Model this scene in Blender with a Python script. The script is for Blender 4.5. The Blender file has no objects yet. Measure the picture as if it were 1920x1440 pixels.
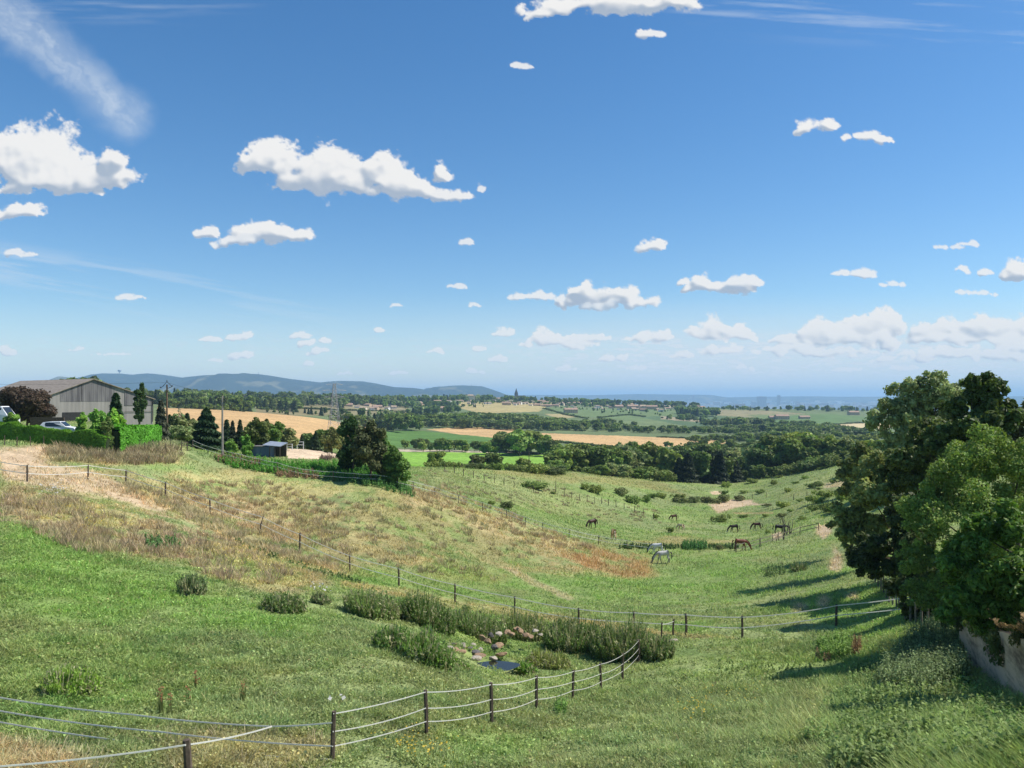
import bpy, math, random
import numpy as np
from math import radians as R
# ------------------------------------------------------------------ camera, sky, sun, exposure
SC = bpy.context.scene
COL = SC.collection
F, H0, CX, CZ = 1478.0, 745.0, 960.0, 30.0        # focal length and horizon row in photo pixels, eye height
cam = bpy.data.cameras.new('camera'); camo = bpy.data.objects.new('camera', cam); COL.objects.link(camo)
camo.location = (0, 0, CZ); camo.rotation_euler = (R(90), 0, 0)
cam.sensor_width = 36; cam.lens = 36*F/1920; cam.shift_y = (H0-720)/1920
cam.clip_start = 0.5; cam.clip_end = 200000
SC.camera = camo
SUN_EL, SUN_AZ = 52, 84                           # azimuth measured clockwise from the view axis
world = bpy.data.worlds.new('World'); SC.world = world; world.use_nodes = True
wn = world.node_tree; bg = wn.nodes['Background']
sky = wn.nodes.new('ShaderNodeTexSky'); sky.sky_type = 'NISHITA'; sky.sun_disc = False
sky.sun_elevation = R(SUN_EL); sky.sun_rotation = R(SUN_AZ); sky.altitude = 300
sky.air_density = 1.0; sky.dust_density = 0.4; sky.ozone_density = 3.2
hs = wn.nodes.new('ShaderNodeHueSaturation'); hs.inputs['Saturation'].default_value = 1.27; hs.inputs['Hue'].default_value = .500
wn.links.new(sky.outputs[0], hs.inputs['Color']); wn.links.new(hs.outputs[0], bg.inputs['Color'])
bg.inputs['Strength'].default_value = 0.11
sun = bpy.data.lights.new('sun', 'SUN'); suno = bpy.data.objects.new('sun', sun); COL.objects.link(suno)
sun.energy = 4.6; sun.angle = R(0.53); sun.color = (1.0, 0.95, 0.87)
suno.rotation_euler = (R(90-SUN_EL), 0, -R(SUN_AZ)+math.pi)
SC.view_settings.view_transform = 'Standard'; SC.view_settings.look = 'None'
SC.view_settings.exposure = 0.35; SC.view_settings.gamma = 1
SC.render.engine = 'CYCLES'
cy = SC.cycles
cy.use_denoising = True; cy.denoiser = 'OPENIMAGEDENOISE'; cy.denoising_input_passes = 'RGB_ALBEDO_NORMAL'; cy.denoising_prefilter = 'ACCURATE'
cy.max_bounces = 6; cy.diffuse_bounces = 3; cy.glossy_bounces = 2; cy.transmission_bounces = 4
cy.transparent_max_bounces = 8; cy.volume_bounces = 2
cy.sample_clamp_indirect = 6
SC.render.film_transparent = False
rng = np.random.default_rng(7)
random.seed(7)

# ------------------------------------------------------------------ numeric helpers
def smooth(a, b, x):
    t = np.clip((x-a)/(b-a), 0, 1); return t*t*(3-2*t)
def _hash(ix, iy, s):
    h = (ix.astype(np.int64)*374761393 + iy.astype(np.int64)*668265263 + s*1442695041) & 0xffffffff
    h = ((h ^ (h >> 13))*1274126177) & 0xffffffff
    return ((h ^ (h >> 16)) & 0xffff)/65535.0
def vnoise(x, y, s=0):
    ix = np.floor(x); iy = np.floor(y); fx = x-ix; fy = y-iy
    fx = fx*fx*(3-2*fx); fy = fy*fy*(3-2*fy)
    a = _hash(ix, iy, s); b = _hash(ix+1, iy, s); c = _hash(ix, iy+1, s); d = _hash(ix+1, iy+1, s)
    return (a*(1-fx)+b*fx)*(1-fy) + (c*(1-fx)+d*fx)*fy
def fbm(x, y, s=0, o=4, g=0.5):
    v = 0; a = 1; t = 0
    for k in range(o):
        v = v + a*vnoise(x*2**k+k*17.3, y*2**k-k*9.1, s+k); t += a; a *= g
    return v/t            # 0..1 around 0.5
def fast_mesh(name, verts, faces, cols=None, mat=None, smoothed=False, mi=None):
    verts = np.asarray(verts, np.float32); faces = np.asarray(faces, np.int32)
    n, k = faces.shape
    m = bpy.data.meshes.new(name)
    m.vertices.add(len(verts)); m.vertices.foreach_set('co', verts.ravel())
    m.loops.add(n*k); m.loops.foreach_set('vertex_index', faces.ravel())
    m.polygons.add(n); m.polygons.foreach_set('loop_start', np.arange(0, n*k, k, dtype=np.int32))
    m.polygons.foreach_set('loop_total', np.full(n, k, np.int32))
    if smoothed: m.polygons.foreach_set('use_smooth', np.ones(n, bool))
    if mi is not None: m.polygons.foreach_set('material_index', np.asarray(mi, np.int32))
    m.update(calc_edges=True)
    if cols is not None:
        cols = np.asarray(cols, np.float32)
        if cols.shape[1] == 3: cols = np.hstack([cols, np.ones((len(cols), 1), np.float32)])
        a = m.color_attributes.new('col', 'FLOAT_COLOR', 'POINT'); a.data.foreach_set('color', cols.ravel())
    if mat: m.materials.append(mat)
    return m
def add(name, mesh, parent=None, loc=(0, 0, 0), rz=0, label=None, cat=None, group=None, kind=None, sc=None):
    o = bpy.data.objects.new(name, mesh); COL.objects.link(o)
    o.location = loc; o.rotation_euler = (0, 0, rz)
    if sc is not None: o.scale = sc if hasattr(sc, '__len__') else (sc, sc, sc)
    if parent: o.parent = parent
    if label: o['label'] = label
    if cat: o['category'] = cat
    if group: o['group'] = group
    if kind: o['kind'] = kind
    return o
def copy_tree(o, parent=None):
    c = o.copy(); COL.objects.link(c); c.parent = parent
    for ch in KIDS.get(o.name, []):
        copy_tree(ch, c)
    return c
KIDS = {}
def kid(parent, name, mesh, **k):
    o = add(name, mesh, parent, **k); KIDS.setdefault(parent.name, []).append(o); return o

# mesh builder for solid things: collects polygons of any size
class MB:
    def __init__(s): s.v = []; s.f = []; s.m = []
    def quad(s, *p, mi=0):
        i = len(s.v); s.v += [tuple(q) for q in p]; s.f.append(tuple(range(i, i+len(p)))); s.m.append(mi)
    def box(s, x0, x1, y0, y1, z0, z1, mi=0):
        i = len(s.v)
        s.v += [(x0,y0,z0),(x1,y0,z0),(x1,y1,z0),(x0,y1,z0),(x0,y0,z1),(x1,y0,z1),(x1,y1,z1),(x0,y1,z1)]
        for f in ((3,2,1,0),(4,5,6,7),(0,1,5,4),(1,2,6,5),(2,3,7,6),(3,0,4,7)):
            s.f.append(tuple(i+q for q in f)); s.m.append(mi)
    def tube(s, pts, rad, n=6, mi=0, cap=True):
        pts = [np.array(p, float) for p in pts]
        if not hasattr(rad, '__len__'): rad = [rad]*len(pts)
        i0 = len(s.v)
        for k, p in enumerate(pts):
            d = pts[min(k+1, len(pts)-1)]-pts[max(k-1, 0)]; d = d/(np.linalg.norm(d)+1e-9)
            a = np.cross(d, (0, 0, 1.0)) if abs(d[2]) < .95 else np.cross(d, (1.0, 0, 0))
            a /= np.linalg.norm(a); b = np.cross(d, a)
            for j in range(n):
                t = 2*math.pi*j/n
                s.v.append(tuple(p+(a*math.cos(t)+b*math.sin(t))*rad[k]))
        for k in range(len(pts)-1):
            for j in range(n):
                s.f.append((i0+k*n+j, i0+k*n+(j+1) % n, i0+(k+1)*n+(j+1) % n, i0+(k+1)*n+j)); s.m.append(mi)
        if cap:
            s.f.append(tuple(i0+j for j in range(n))[::-1]); s.m.append(mi)
            s.f.append(tuple(i0+(len(pts)-1)*n+j for j in range(n))); s.m.append(mi)
    def mesh(s, name, mat, smoothed=False):
        m = bpy.data.meshes.new(name); m.from_pydata(s.v, [], s.f); m.update()
        for q in (mat if isinstance(mat, (list, tuple)) else [mat]): m.materials.append(q)
        m.polygons.foreach_set('material_index', np.array(s.m, np.int32))
        if smoothed: m.polygons.foreach_set('use_smooth', np.ones(len(s.f), bool))
        return m

# ------------------------------------------------------------------ materials
def nmat(name):
    m = bpy.data.materials.new(name); m.use_nodes = True
    nt = m.node_tree; return m, nt, nt.nodes['Principled BSDF'], nt.nodes['Material Output']
def solid(name, col, rough=.8, var=.25, scale=3.0, bump=.0, metal=0, spec=.3):
    m, nt, b, out = nmat(name); N = nt.nodes.new; L = nt.links.new
    tc = N('ShaderNodeTexCoord'); nz = N('ShaderNodeTexNoise'); nz.inputs['Scale'].default_value = scale
    nz.inputs['Detail'].default_value = 6; L(tc.outputs['Object'], nz.inputs['Vector'])
    cr = N('ShaderNodeValToRGB'); L(nz.outputs['Fac'], cr.inputs[0])
    cr.color_ramp.elements[0].position = .3; cr.color_ramp.elements[1].position = .7
    cr.color_ramp.elements[0].color = (*[c*(1-var) for c in col], 1); cr.color_ramp.elements[1].color = (*[min(1, c*(1+var)) for c in col], 1)
    L(cr.outputs[0], b.inputs['Base Color'])
    b.inputs['Roughness'].default_value = rough; b.inputs['Metallic'].default_value = metal
    b.inputs['Specular IOR Level'].default_value = spec
    if bump:
        bp = N('ShaderNodeBump'); bp.inputs['Strength'].default_value = bump; bp.inputs['Distance'].default_value = .02
        L(nz.outputs['Fac'], bp.inputs['Height']); L(bp.outputs[0], b.inputs['Normal'])
    return m
def leafmat(name, col=None, trans=.3, rough=.55, spec=.35, objvar=.12, tint=1.0):
    """leaf material: colour = col * per-leaf attribute, thin translucency, per-tree variation"""
    m, nt, b, out = nmat(name); N = nt.nodes.new; L = nt.links.new
    at = N('ShaderNodeAttribute'); at.attribute_name = 'col'
    if col is not None:
        mx = N('ShaderNodeMix'); mx.data_type = 'RGBA'; mx.blend_type = 'MULTIPLY'; mx.inputs[0].default_value = 1
        L(at.outputs['Color'], mx.inputs[6]); mx.inputs[7].default_value = (*col, 1); c = mx.outputs[2]
    else: c = at.outputs['Color']
    oi = N('ShaderNodeObjectInfo'); hv = N('ShaderNodeHueSaturation'); L(c, hv.inputs['Color'])
    mr = N('ShaderNodeMapRange'); L(oi.outputs['Random'], mr.inputs[0]); mr.inputs[3].default_value = 1-objvar*2; mr.inputs[4].default_value = 1+objvar*2
    L(mr.outputs[0], hv.inputs['Value'])
    m2 = N('ShaderNodeMath'); m2.operation = 'MULTIPLY'; L(oi.outputs['Random'], m2.inputs[0]); m2.inputs[1].default_value = 7.13
    m3 = N('ShaderNodeMath'); m3.operation = 'FRACT'; L(m2.outputs[0], m3.inputs[0])
    mr2 = N('ShaderNodeMapRange'); L(m3.outputs[0], mr2.inputs[0]); mr2.inputs[3].default_value = .5-objvar*.18; mr2.inputs[4].default_value = .5+objvar*.12
    L(mr2.outputs[0], hv.inputs['Hue'])
    L(hv.outputs[0], b.inputs['Base Color']); b.inputs['Roughness'].default_value = rough; b.inputs['Specular IOR Level'].default_value = spec
    tr = N('ShaderNodeBsdfTranslucent'); tv = N('ShaderNodeHueSaturation'); tv.inputs['Value'].default_value = 1.3; tv.inputs['Saturation'].default_value = 1.1
    L(hv.outputs[0], tv.inputs['Color']); L(tv.outputs[0], tr.inputs['Color'])
    ms = N('ShaderNodeMixShader'); ms.inputs[0].default_value = trans
    L(b.outputs[0], ms.inputs[1]); L(tr.outputs[0], ms.inputs[2]); L(ms.outputs[0], out.inputs['Surface'])
    return m

# ------------------------------------------------------------------ terrain
# columns of (distance, image row of the ground there): turned into real heights below
FARC = [(4500, 800), (8000, 773), (15000, 759.5), (30000, 752), (90000, 747.5)]
COLS = {
-500: [(15,1500),(17,1450),(30,1200),(48,1000),(66,870),(85,818),(140,780),(300,758),(700,738),(900,736),(1500,765)],
0:   [(15,1520),(17,1470),(20,1400),(26,1262),(36,1100),(48,1000),(57,940),(66,880),(75,850),(85,822),(110,800),(140,787),(200,775),(400,752),(700,740),(900,738),(1500,765)],
200: [(15,1549),(18,1430),(28,1240),(40,1110),(55,1000),(66,945),(76,908),(82,870),(90,845),(98,825),(105,816),(140,790),(200,778),(400,757),(600,750),(900,744),(1500,760)],
290: [(15,1569),(18.5,1430),(29,1235),(42,1100),(58,1005),(68,955),(78,925),(84,890),(90,855),(96,828),(101,812),(106,815),(125,824),(160,820),(250,815),(400,792),(600,768),(700,765),(900,750),(1000,743),(1200,738),(1500,755)],
400: [(15,1589),(19,1430),(30,1230),(45,1090),(60,1020),(78,978),(86,940),(95,900),(102,865),(108,850),(120,845),(160,840),(250,832),(380,802),(600,769),(800,766),(1200,751),(1700,742),(2200,750)],
600: [(15,1629),(20,1430),(31,1230),(46,1120),(58,1075),(67,1056),(80,990),(90,940),(98,900),(105,878),(112,863),(120,857),(150,842),(180,842),(260,842),(420,812),(520,797),(640,784),(800,784),(1000,778),(1300,762),(1600,753),(2000,743),(2600,750)],
740: [(15,1669),(21,1430),(31,1240),(44,1150),(55,1112),(62,1100),(72,1058),(82,1000),(90,950),(100,905),(108,893),(120,895),(170,880),(300,874),(400,866),(500,845),(600,832),(700,820),(850,808),(950,797),(1200,785),(1500,772),(1900,757),(2300,744),(2800,752)],
830: [(15,1683),(21,1440),(31,1250),(45,1175),(60,1128),(72,1090),(85,1030),(98,960),(106,925),(120,905),(150,888),(180,873),(250,880),(350,876),(420,864),(500,846),(600,834),(700,820),(850,810),(950,801),(1200,787),(1500,772),(1900,757),(2300,746),(2800,752)],
960: [(15,1683),(21,1440),(26.5,1388),(31,1348),(36,1315),(45,1250),(58,1152),(70,1110),(85,1050),(98,1000),(108,968),(125,945),(160,915),(210,882),(280,885),(400,872),(430,866),(520,849),(600,838),(700,823),(850,813),(1000,805),(1200,788),(1600,765),(1900,756),(2300,747),(2800,752)],
1100:[(15,1683),(21,1440),(32,1332),(40,1290),(48,1220),(55,1168),(70,1125),(85,1085),(100,1035),(114,1005),(143,990),(180,940),(230,884),(300,890),(420,870),(520,854),(650,836),(850,815),(1000,808),(1300,789),(1700,772),(2100,762),(2500,753),(3000,757)],
1250:[(15,1683),(21,1440),(33,1330),(43,1265),(50,1190),(60,1165),(75,1135),(90,1090),(105,1055),(115,1030),(125,1020),(145,1000),(165,985),(200,960),(240,930),(280,905),(320,900),(420,876),(550,852),(700,835),(900,820),(1200,799),(1600,782),(2000,768),(2400,760),(3000,768)],
1400:[(15,1642),(20,1440),(34,1320),(42,1240),(47,1197),(60,1150),(80,1100),(100,1050),(112,1030),(135,1012),(165,996),(200,965),(240,940),(280,922),(330,900),(360,891),(450,869),(600,850),(900,822),(1300,801),(1700,787),(2000,773),(2300,765),(3000,775)],
1500:[(15,1642),(20,1440),(34,1310),(45,1225),(50,1192),(65,1130),(85,1075),(105,1030),(125,1000),(150,970),(190,940),(230,915),(280,893),(330,878),(400,880),(600,860),(900,825),(1300,803),(1700,788),(2000,774),(2300,766),(3000,775)],
1600:[(15,1602),(19,1440),(32,1310),(42,1235),(50,1185),(62,1125),(75,1080),(95,1030),(120,980),(160,935),(220,893),(280,865),(350,868),(500,862),(800,834),(1300,807),(1700,790),(2000,776),(2300,768),(3000,775)],
1700:[(15,1561),(18,1440),(28,1320),(36,1240),(42,1178),(50,1125),(65,1060),(90,990),(130,930),(200,880),(280,850),(400,850),(700,836),(1300,808),(1700,790),(2000,777),(2300,769),(3000,775)],
1800:[(15,1501),(16.5,1440),(20,1400),(27,1330),(36,1255),(45,1160),(60,1070),(90,990),(140,920),(200,875),(280,845),(400,850),(700,836),(1300,808),(2000,778),(2300,770),(3000,775)],
1950:[(16,1420),(20,1385),(27,1320),(36,1215),(45,1140),(60,1060),(90,960),(140,890),(200,850),(280,835),(400,840),(700,830),(1300,808),(2000,780),(3000,775)],
2400:[(16,1400),(27,1260),(45,1080),(60,1000),(90,900),(140,840),(280,800),(700,800),(1300,800),(3000,775)],
}
LN0, LN1, NG = math.log(15), math.log(90000), 700
_ln = np.linspace(LN0, LN1, NG)
_cp = sorted(COLS)
_cg = np.array([np.interp(_ln, np.log([p[0] for p in COLS[c]+FARC]), [p[1] for p in COLS[c]+FARC]) for c in _cp])
PXG = np.arange(-500, 2401, 10.0)
GR = np.empty((len(PXG), NG))
for j in range(NG): GR[:, j] = np.interp(PXG, _cp, _cg[:, j])
def blur(a, s, ax):
    r = int(3*s); k = np.exp(-.5*(np.arange(-r, r+1)/s)**2); k /= k.sum()
    p = [(0, 0), (0, 0)]; p[ax] = (r, r); b = np.pad(a, p, mode='edge')
    return np.apply_along_axis(lambda q: np.convolve(q, k, 'valid'), ax, b)
GR = blur(blur(GR, 3.2, 0), 2.6, 1)
_gs = blur(GR, 9, 0); _k = 1-smooth(math.log(70), math.log(110), _ln); GR = GR*(1-_k)+_gs*_k
def wall_x(Y): return 21.6 - (38-Y)*0.36
def ground(X, Y):
    """height of the ground at X, Y"""
    X = np.asarray(X, float); Y = np.asarray(Y, float)
    Yc = np.maximum(Y, 15.0)
    px = np.clip(CX+F*X/Yc, PXG[0], PXG[-1])
    u = (px-PXG[0])/10; v = (np.log(Yc)-LN0)/(LN1-LN0)*(NG-1)
    i = np.clip(u.astype(int), 0, len(PXG)-2); j = np.clip(v.astype(int), 0, NG-2); fu = u-i; fv = v-j
    row = (GR[i, j]*(1-fu)+GR[i+1, j]*fu)*(1-fv)+(GR[i, j+1]*(1-fu)+GR[i+1, j+1]*fu)*fv
    z = CZ-(row-H0)/F*Yc + (15-np.minimum(Y, 15))*.12
    far = np.clip((Y-15)/100, 0, 1)
    near = 1-smooth(300, 900, Y)
    z = z + near*((fbm(X/9, Y/9, 3, 3)-.5)*(.25+.6*far) + (fbm(X/1.6, Y/1.6, 5, 2)-.5)*.16)
    w = smooth(0, .35, X-wall_x(Y)-.15)*smooth(41, 37, Y)*smooth(12, 15, Y)
    z = z + w*(1.75+.5*smooth(36, 28, Y))
    return z
def g(X, Y): return float(ground(np.array([X]), np.array([Y]))[0])
def at(px, Y): return ((px-CX)/F*Y, Y)
def on(px, Y):
    x, y = at(px, Y); return (x, y, g(x, y))
def hit(px, py, y0=15.5, y1=4000):
    """first ground point seen at a photo pixel, searched outward from distance y0"""
    Y = np.exp(np.linspace(math.log(y0), math.log(y1), 2500)); X = (px-CX)/F*Y
    row = H0+(CZ-ground(X, Y))*F/Y
    k = np.argmax(row <= py)
    if row[k] > py: k = len(Y)-1
    return (X[k], Y[k], g(X[k], Y[k]))
def rowof(X, Y, Z): return H0+(CZ-Z)*F/Y

# ------------------------------------------------------------------ ground colours (albedo zones)
GREEN = (.195, .25, .078); LUSH = (.175, .265, .066); DULL = (.21, .25, .098); OLIVE = (.23, .24, .095)
TAN = (.34, .265, .125); STRAW = (.42, .32, .165); PINK = (.355, .255, .145); YELL = (.37, .345, .14); RUST = (.36, .225, .11)
SOIL = (.46, .345, .22); WHEAT = (.50, .325, .15); LIME = (.19, .34, .05)
# (polygon in photo pixels, distance range, colour, edge wobble in px, cover 0..1, patchiness)
ZONES = [
 # near meadow
 ([(0,985),(70,990),(190,1060),(330,1070),(460,1110),(560,1120),(640,1170),(560,1200),(300,1150),(100,1180),(0,1150)], (15,70), LUSH, 30, .85, .3),
 ([(760,1080),(1180,1060),(1420,1060),(1500,1085),(1380,1120),(1150,1120),(900,1110)], (50,115), LUSH, 24, .75, .4),
 ([(1500,1120),(1640,1090),(1720,1120),(1700,1190),(1560,1200)], (35,80), LUSH, 12, .7, .3),
 ([(0,905),(200,925),(330,960),(430,1000),(560,1060),(640,1075),(560,1110),(440,1085),(330,1050),(190,1050),(90,990),(0,980)], (15,85), PINK, 16, .75, .9),
 ([(60,930),(230,945),(270,985),(150,990),(60,970)], (15,85), YELL, 12, .7, .7),
 ([(380,1020),(480,1035),(600,1085),(520,1105),(400,1075)], (15,85), YELL, 10, .75, .6),
 ([(0,850),(90,838),(110,850),(60,862),(160,882),(260,925),(330,955),(300,962),(180,925),(60,912),(0,908)], (15,90), SOIL, 8, .95, .15),
 ([(0,838),(80,836),(150,850),(90,868),(0,880)], (60,95), SOIL, 6, .9, .2),
 ([(80,850),(150,838),(330,832),(350,870),(200,872),(100,866)], (60,110), TAN, 8, .85, .5),
 ([(180,820),(230,814),(300,808),(345,830),(340,858),(200,850)], (70,112), OLIVE, 6, .8, .6),
 ([(160,885),(300,880),(460,880),(620,905),(780,925),(900,985),(1040,1010),(1110,1045),(1080,1075),(900,1050),(760,1080),(600,1060),(480,1010),(330,950),(240,920)], (60,130), TAN, 14, .7, .95),
 ([(330,930),(450,930),(560,985),(600,1040),(480,1010),(350,960)], (60,110), PINK, 12, .7, .6),
 ([(300,880),(560,895),(760,925),(700,940),(420,915)], (60,110), YELL, 12, .45, .7),
 ([(700,940),(860,985),(960,1035),(900,1045),(760,1010)], (60,130), OLIVE, 14, .6, .7),
 ([(780,915),(900,950),(1030,1000),(1100,1020),(1050,1035),(880,985),(760,940)], (70,130), STRAW, 8, .75, .55),
 ([(1040,1030),(1110,1025),(1200,1045),(1235,1060),(1180,1082),(1110,1070),(1060,1050)], (60,130), (.33,.20,.095), 13, .8, .8),
 ([(760,1060),(850,1050),(950,1075),(930,1100),(800,1090)], (50,110), RUST, 10, .22, .9),
 # strip along the fence
 ([(640,1090),(760,1105),(880,1130),(1090,1160),(1290,1190),(1400,1200),(1290,1198),(1080,1172),(860,1145),(640,1100)], (40,75), TAN, 3, .7, .4),
 ([(230,915),(300,932),(400,975),(500,1025),(660,1075),(640,1088),(480,1040),(380,990),(280,945)], (60,90), STRAW, 4, .8, .4),
 ([(940,1060),(960,1062),(1010,1090),(1080,1120),(1070,1126),(990,1095)], (50,110), SOIL, 3, .6, .4),
 # foreground straw
 ([(-100,1380),(30,1392),(110,1415),(180,1445),(-100,1460)], (10,30), STRAW, 14, .9, .2),
 ([(380,1370),(560,1370),(640,1400),(600,1440),(300,1440),(300,1400)], (10,30), TAN, 18, .5, .8),
 ([(1480,1300),(1540,1310),(1560,1420),(1480,1420)], (10,40), TAN, 14, .4, .7),
 ([(1250,1230),(1500,1240),(1560,1300),(1500,1440),(1200,1440),(1160,1330)], (10,50), DULL, 30, .7, .5),
 # far pasture
 ([(780,872),(900,886),(1040,905),(1110,935),(1180,975),(1130,975),(1000,955),(880,930),(800,905)], (100,260), OLIVE, 8, .7, .6),
 ([(830,880),(1080,884),(1240,905),(1300,930),(1190,915),(1040,900)], (130,300), (.25,.225,.085), 5, .8, .4),
 ([(1330,948),(1370,936),(1400,938),(1420,943),(1445,944),(1400,948),(1360,958),(1345,962)], (130,330), SOIL, 2.5, 1, .1),
 ([(1370,961),(1450,960),(1450,963),(1380,964)], (130,330), TAN, 1, .8, .1),
 ([(1330,922),(1352,920),(1352,927),(1335,928)], (130,400), SOIL, 1, 1, .1),
 ([(1180,1015),(1260,1008),(1370,1012),(1400,1018),(1300,1024),(1190,1026)], (100,180), TAN, 4, .6, .5),
 ([(1530,985),(1562,985),(1560,1000),(1545,1012),(1532,1000)], (90,180), SOIL, 3, .95, .1),
 ([(1448,1003),(1465,995),(1470,1008),(1452,1012)], (90,180), SOIL, 2, .9, .1),
 ([(1562,1020),(1582,1045),(1578,1075),(1555,1068),(1565,1045)], (50,140), SOIL, 4, .85, .3),
 ([(1540,1118),(1560,1118),(1556,1140),(1535,1140)], (40,110), SOIL, 5, .85, .3),
 ([(1490,1130),(1515,1130),(1515,1152),(1488,1150)], (40,90), SOIL, 6, .8, .4),
 ([(1590,1115),(1612,1112),(1608,1126),(1588,1126)], (40,90), SOIL, 4, .7, .3),
 ([(1460,920),(1600,870),(1600,890),(1560,930),(1480,960)], (140,330), OLIVE, 8, .6, .6),
 ([(1540,905),(1590,898),(1590,915),(1545,915)], (140,330), SOIL, 3, .7, .4),
 # arena and beyond
 ([(535,842),(560,838),(650,841),(690,850),(700,860),(640,861),(540,860)], (112,172), (.60,.46,.31), 1, 1, 0),
 ([(295,764),(420,769),(560,778),(700,788),(800,797),(880,803),(730,808),(560,830),(295,815)], (330,800), WHEAT, 1, 1, .05),
 ([(800,805),(870,800),(965,805),(1000,812),(960,822),(900,820),(850,813)], (600,1050), WHEAT, 1, 1, .05),
 ([(700,808),(790,808),(940,822),(950,842),(900,842),(700,838)], (500,900), (.09,.17,.04), 1, 1, .05),
 ([(740,847),(960,849),(1050,855),(1080,880),(740,885)], (300,560), LIME, 1, 1, .1),
 ([(730,842),(960,846.5),(960,849.5),(730,846.5)], (400,600), (.42,.36,.26), .5, 1, 0),
 ([(990,811),(1240,820),(1360,826),(1360,838),(1150,838),(1060,826),(1010,832),(990,822)], (550,1050), WHEAT, 1, 1, .05),
 ([(1060,826),(1120,833),(1160,840),(1100,836)], (550,1050), (.1,.13,.05), 1, 1, .05),
 ([(480,754),(760,754),(770,778),(480,780)], (780,2000), (.22,.175,.09), 2, .9, .3),
 ([(640,757),(740,759),(760,768),(650,764)], (780,2000), (.30,.26,.15), 2, .8, .2),
 ([(860,754),(1040,754),(1010,772),(900,775),(860,765)], (1200,2400), (.40,.32,.14), 1, .95, .2),
 ([(1010,765),(1240,767),(1290,775),(1200,790),(1070,778)], (1000,2500), (.13,.18,.07), 1.5, .95, .2),
 ([(1050,776),(1080,782),(1050,786),(1020,776)], (1000,2500), (.36,.29,.14), 1, .9, .1),
 ([(1200,782),(1320,776),(1420,790),(1300,802)], (1000,2500), (.085,.13,.06), 1.5, .95, .1),
 ([(1240,780),(1345,790),(1340,794),(1240,786)], (1000,2500), (.33,.27,.17), 1, .9, .1),
 ([(1270,766),(1440,770),(1520,776),(1440,785),(1300,776)], (1300,2600), (.26,.22,.12), 1.5, .9, .2),
 ([(1400,778),(1560,776),(1640,784),(1560,796),(1440,792)], (1300,2600), (.10,.17,.05), 2, .8, .3),
 ([(1545,797),(1640,791),(1700,796),(1640,806),(1560,804)], (1000,2400), (.50,.40,.22), 1, 1, .1),
 ([(275,733),(305,733),(325,752),(285,752)], (600,1400), (.17,.20,.07), 1, 1, .1),
 ([(205,722),(252,728),(262,741),(205,741)], (400,1400), (.50,.38,.22), 1, 1, .1),
]
def inpoly(x, y, P):
    r = np.zeros(x.shape, bool); n = len(P)
    for i in range(n):
        x0, y0 = P[i]; x1, y1 = P[(i+1) % n]
        if y0 == y1: continue
        c = ((y0 > y) != (y1 > y)) & (x < (x1-x0)*(y-y0)/(y1-y0)+x0)
        r ^= c
    return r
def albedo(X, Y, Z):
    """colour of the ground cover at world points"""
    Yc = np.maximum(Y, 15); px = CX+F*X/Yc; py = H0+(CZ-Z)*F/Yc
    n1 = fbm(X/13, Y/13, 11, 4); n2 = fbm(X/3.1, Y/3.1, 21, 4); n3 = fbm(X/60, Y/60, 31, 3); n4 = fbm(X/.8, Y/.8, 25, 3)
    c = np.empty((len(X), 3))
    t = smooth(.35, .65, n1)[:, None]
    c[:] = np.array(GREEN)*(1-t) + np.array(DULL)*t
    t = (smooth(.50, .72, n2)*.5)[:, None]; c = c*(1-t)+np.array(OLIVE)*t
    t = (smooth(.56, .72, fbm(X/6, Y/6, 41, 4))*.55*(Y < 260))[:, None]; c = c*(1-t)+np.array(LUSH)*t
    fl = smooth(.58, .70, fbm(X/3.4, Y/1.3, 43, 4))*(Y < 300)*.42; c = c*(1-fl[:, None]*np.array((.62, .40, .55)))
    fa = smooth(330, 480, Y)[:, None]
    c = c*(1-fa)+(np.array((.13, .165, .07))*(.75+.5*n3[:, None]))*fa
    fb = smooth(3000, 4500, Y)[:, None]
    pl = fbm(X/900, Y/900, 51, 5)[:, None]
    plain = np.array((.07, .10, .05))*(1-smooth(.5, .56, pl))+np.array((.26, .23, .15))*smooth(.5, .56, pl)
    c = c*(1-fb)+plain*fb
    wx = fbm(X/7+5, Y/7, 61, 4)-.5; wy = fbm(X/7, Y/7+9, 71, 4)-.5
    for P, (ya, yb), col, wob, cov, patch in ZONES:
        P = np.array(P, float); m = wob+1
        k = np.nonzero((px > P[:, 0].min()-m) & (px < P[:, 0].max()+m) & (py > P[:, 1].min()-m) & (py < P[:, 1].max()+m) & (Y > ya) & (Y < yb))[0]
        if not len(k): continue
        e = 0
        if wob <= 1.5: e = inpoly(px[k]+wx[k]*wob*3, py[k]+wy[k]*wob*1.5, P).astype(float)
        else:
            for ox, oy in ((0, 0), (.8, .15), (-.8, -.15), (.3, .5), (-.3, -.5), (1.3, -.3), (-1.3, .3)):
                e = e+inpoly(px[k]+wx[k]*wob*5+ox*wob, py[k]+wy[k]*wob*3+oy*wob, P)/7
        q = k[e > 0]; e = e[e > 0]
        if not len(q): continue
        pn = .6*n2[q]+.4*n4[q]
        a = cov*((1-patch)+patch*smooth(.36, .56, pn))
        a = (a*e)[:, None]
        c[q] = c[q]*(1-a)+np.array(col)*a*(.85+.3*n4[q][:, None])+0
    return c

# the ground sheet
pxs = np.concatenate([np.linspace(-4500, -220, 60), np.arange(-200, 2121, 2.6), np.linspace(2140, 6500, 60)])
Ys = np.concatenate([np.linspace(-60, 13, 14), np.exp(np.linspace(math.log(14), math.log(400), 620)), np.exp(np.linspace(math.log(402), math.log(3200), 380)), np.exp(np.linspace(math.log(3300), math.log(47000), 60))])
PX, YY = np.meshgrid(pxs, Ys)
XX = (PX-CX)/F*np.maximum(YY, 15)
XX = np.clip(XX, -47000, 47000); XX, YY = XX.ravel(), YY.ravel()
ZZ = ground(XX, YY)
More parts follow.
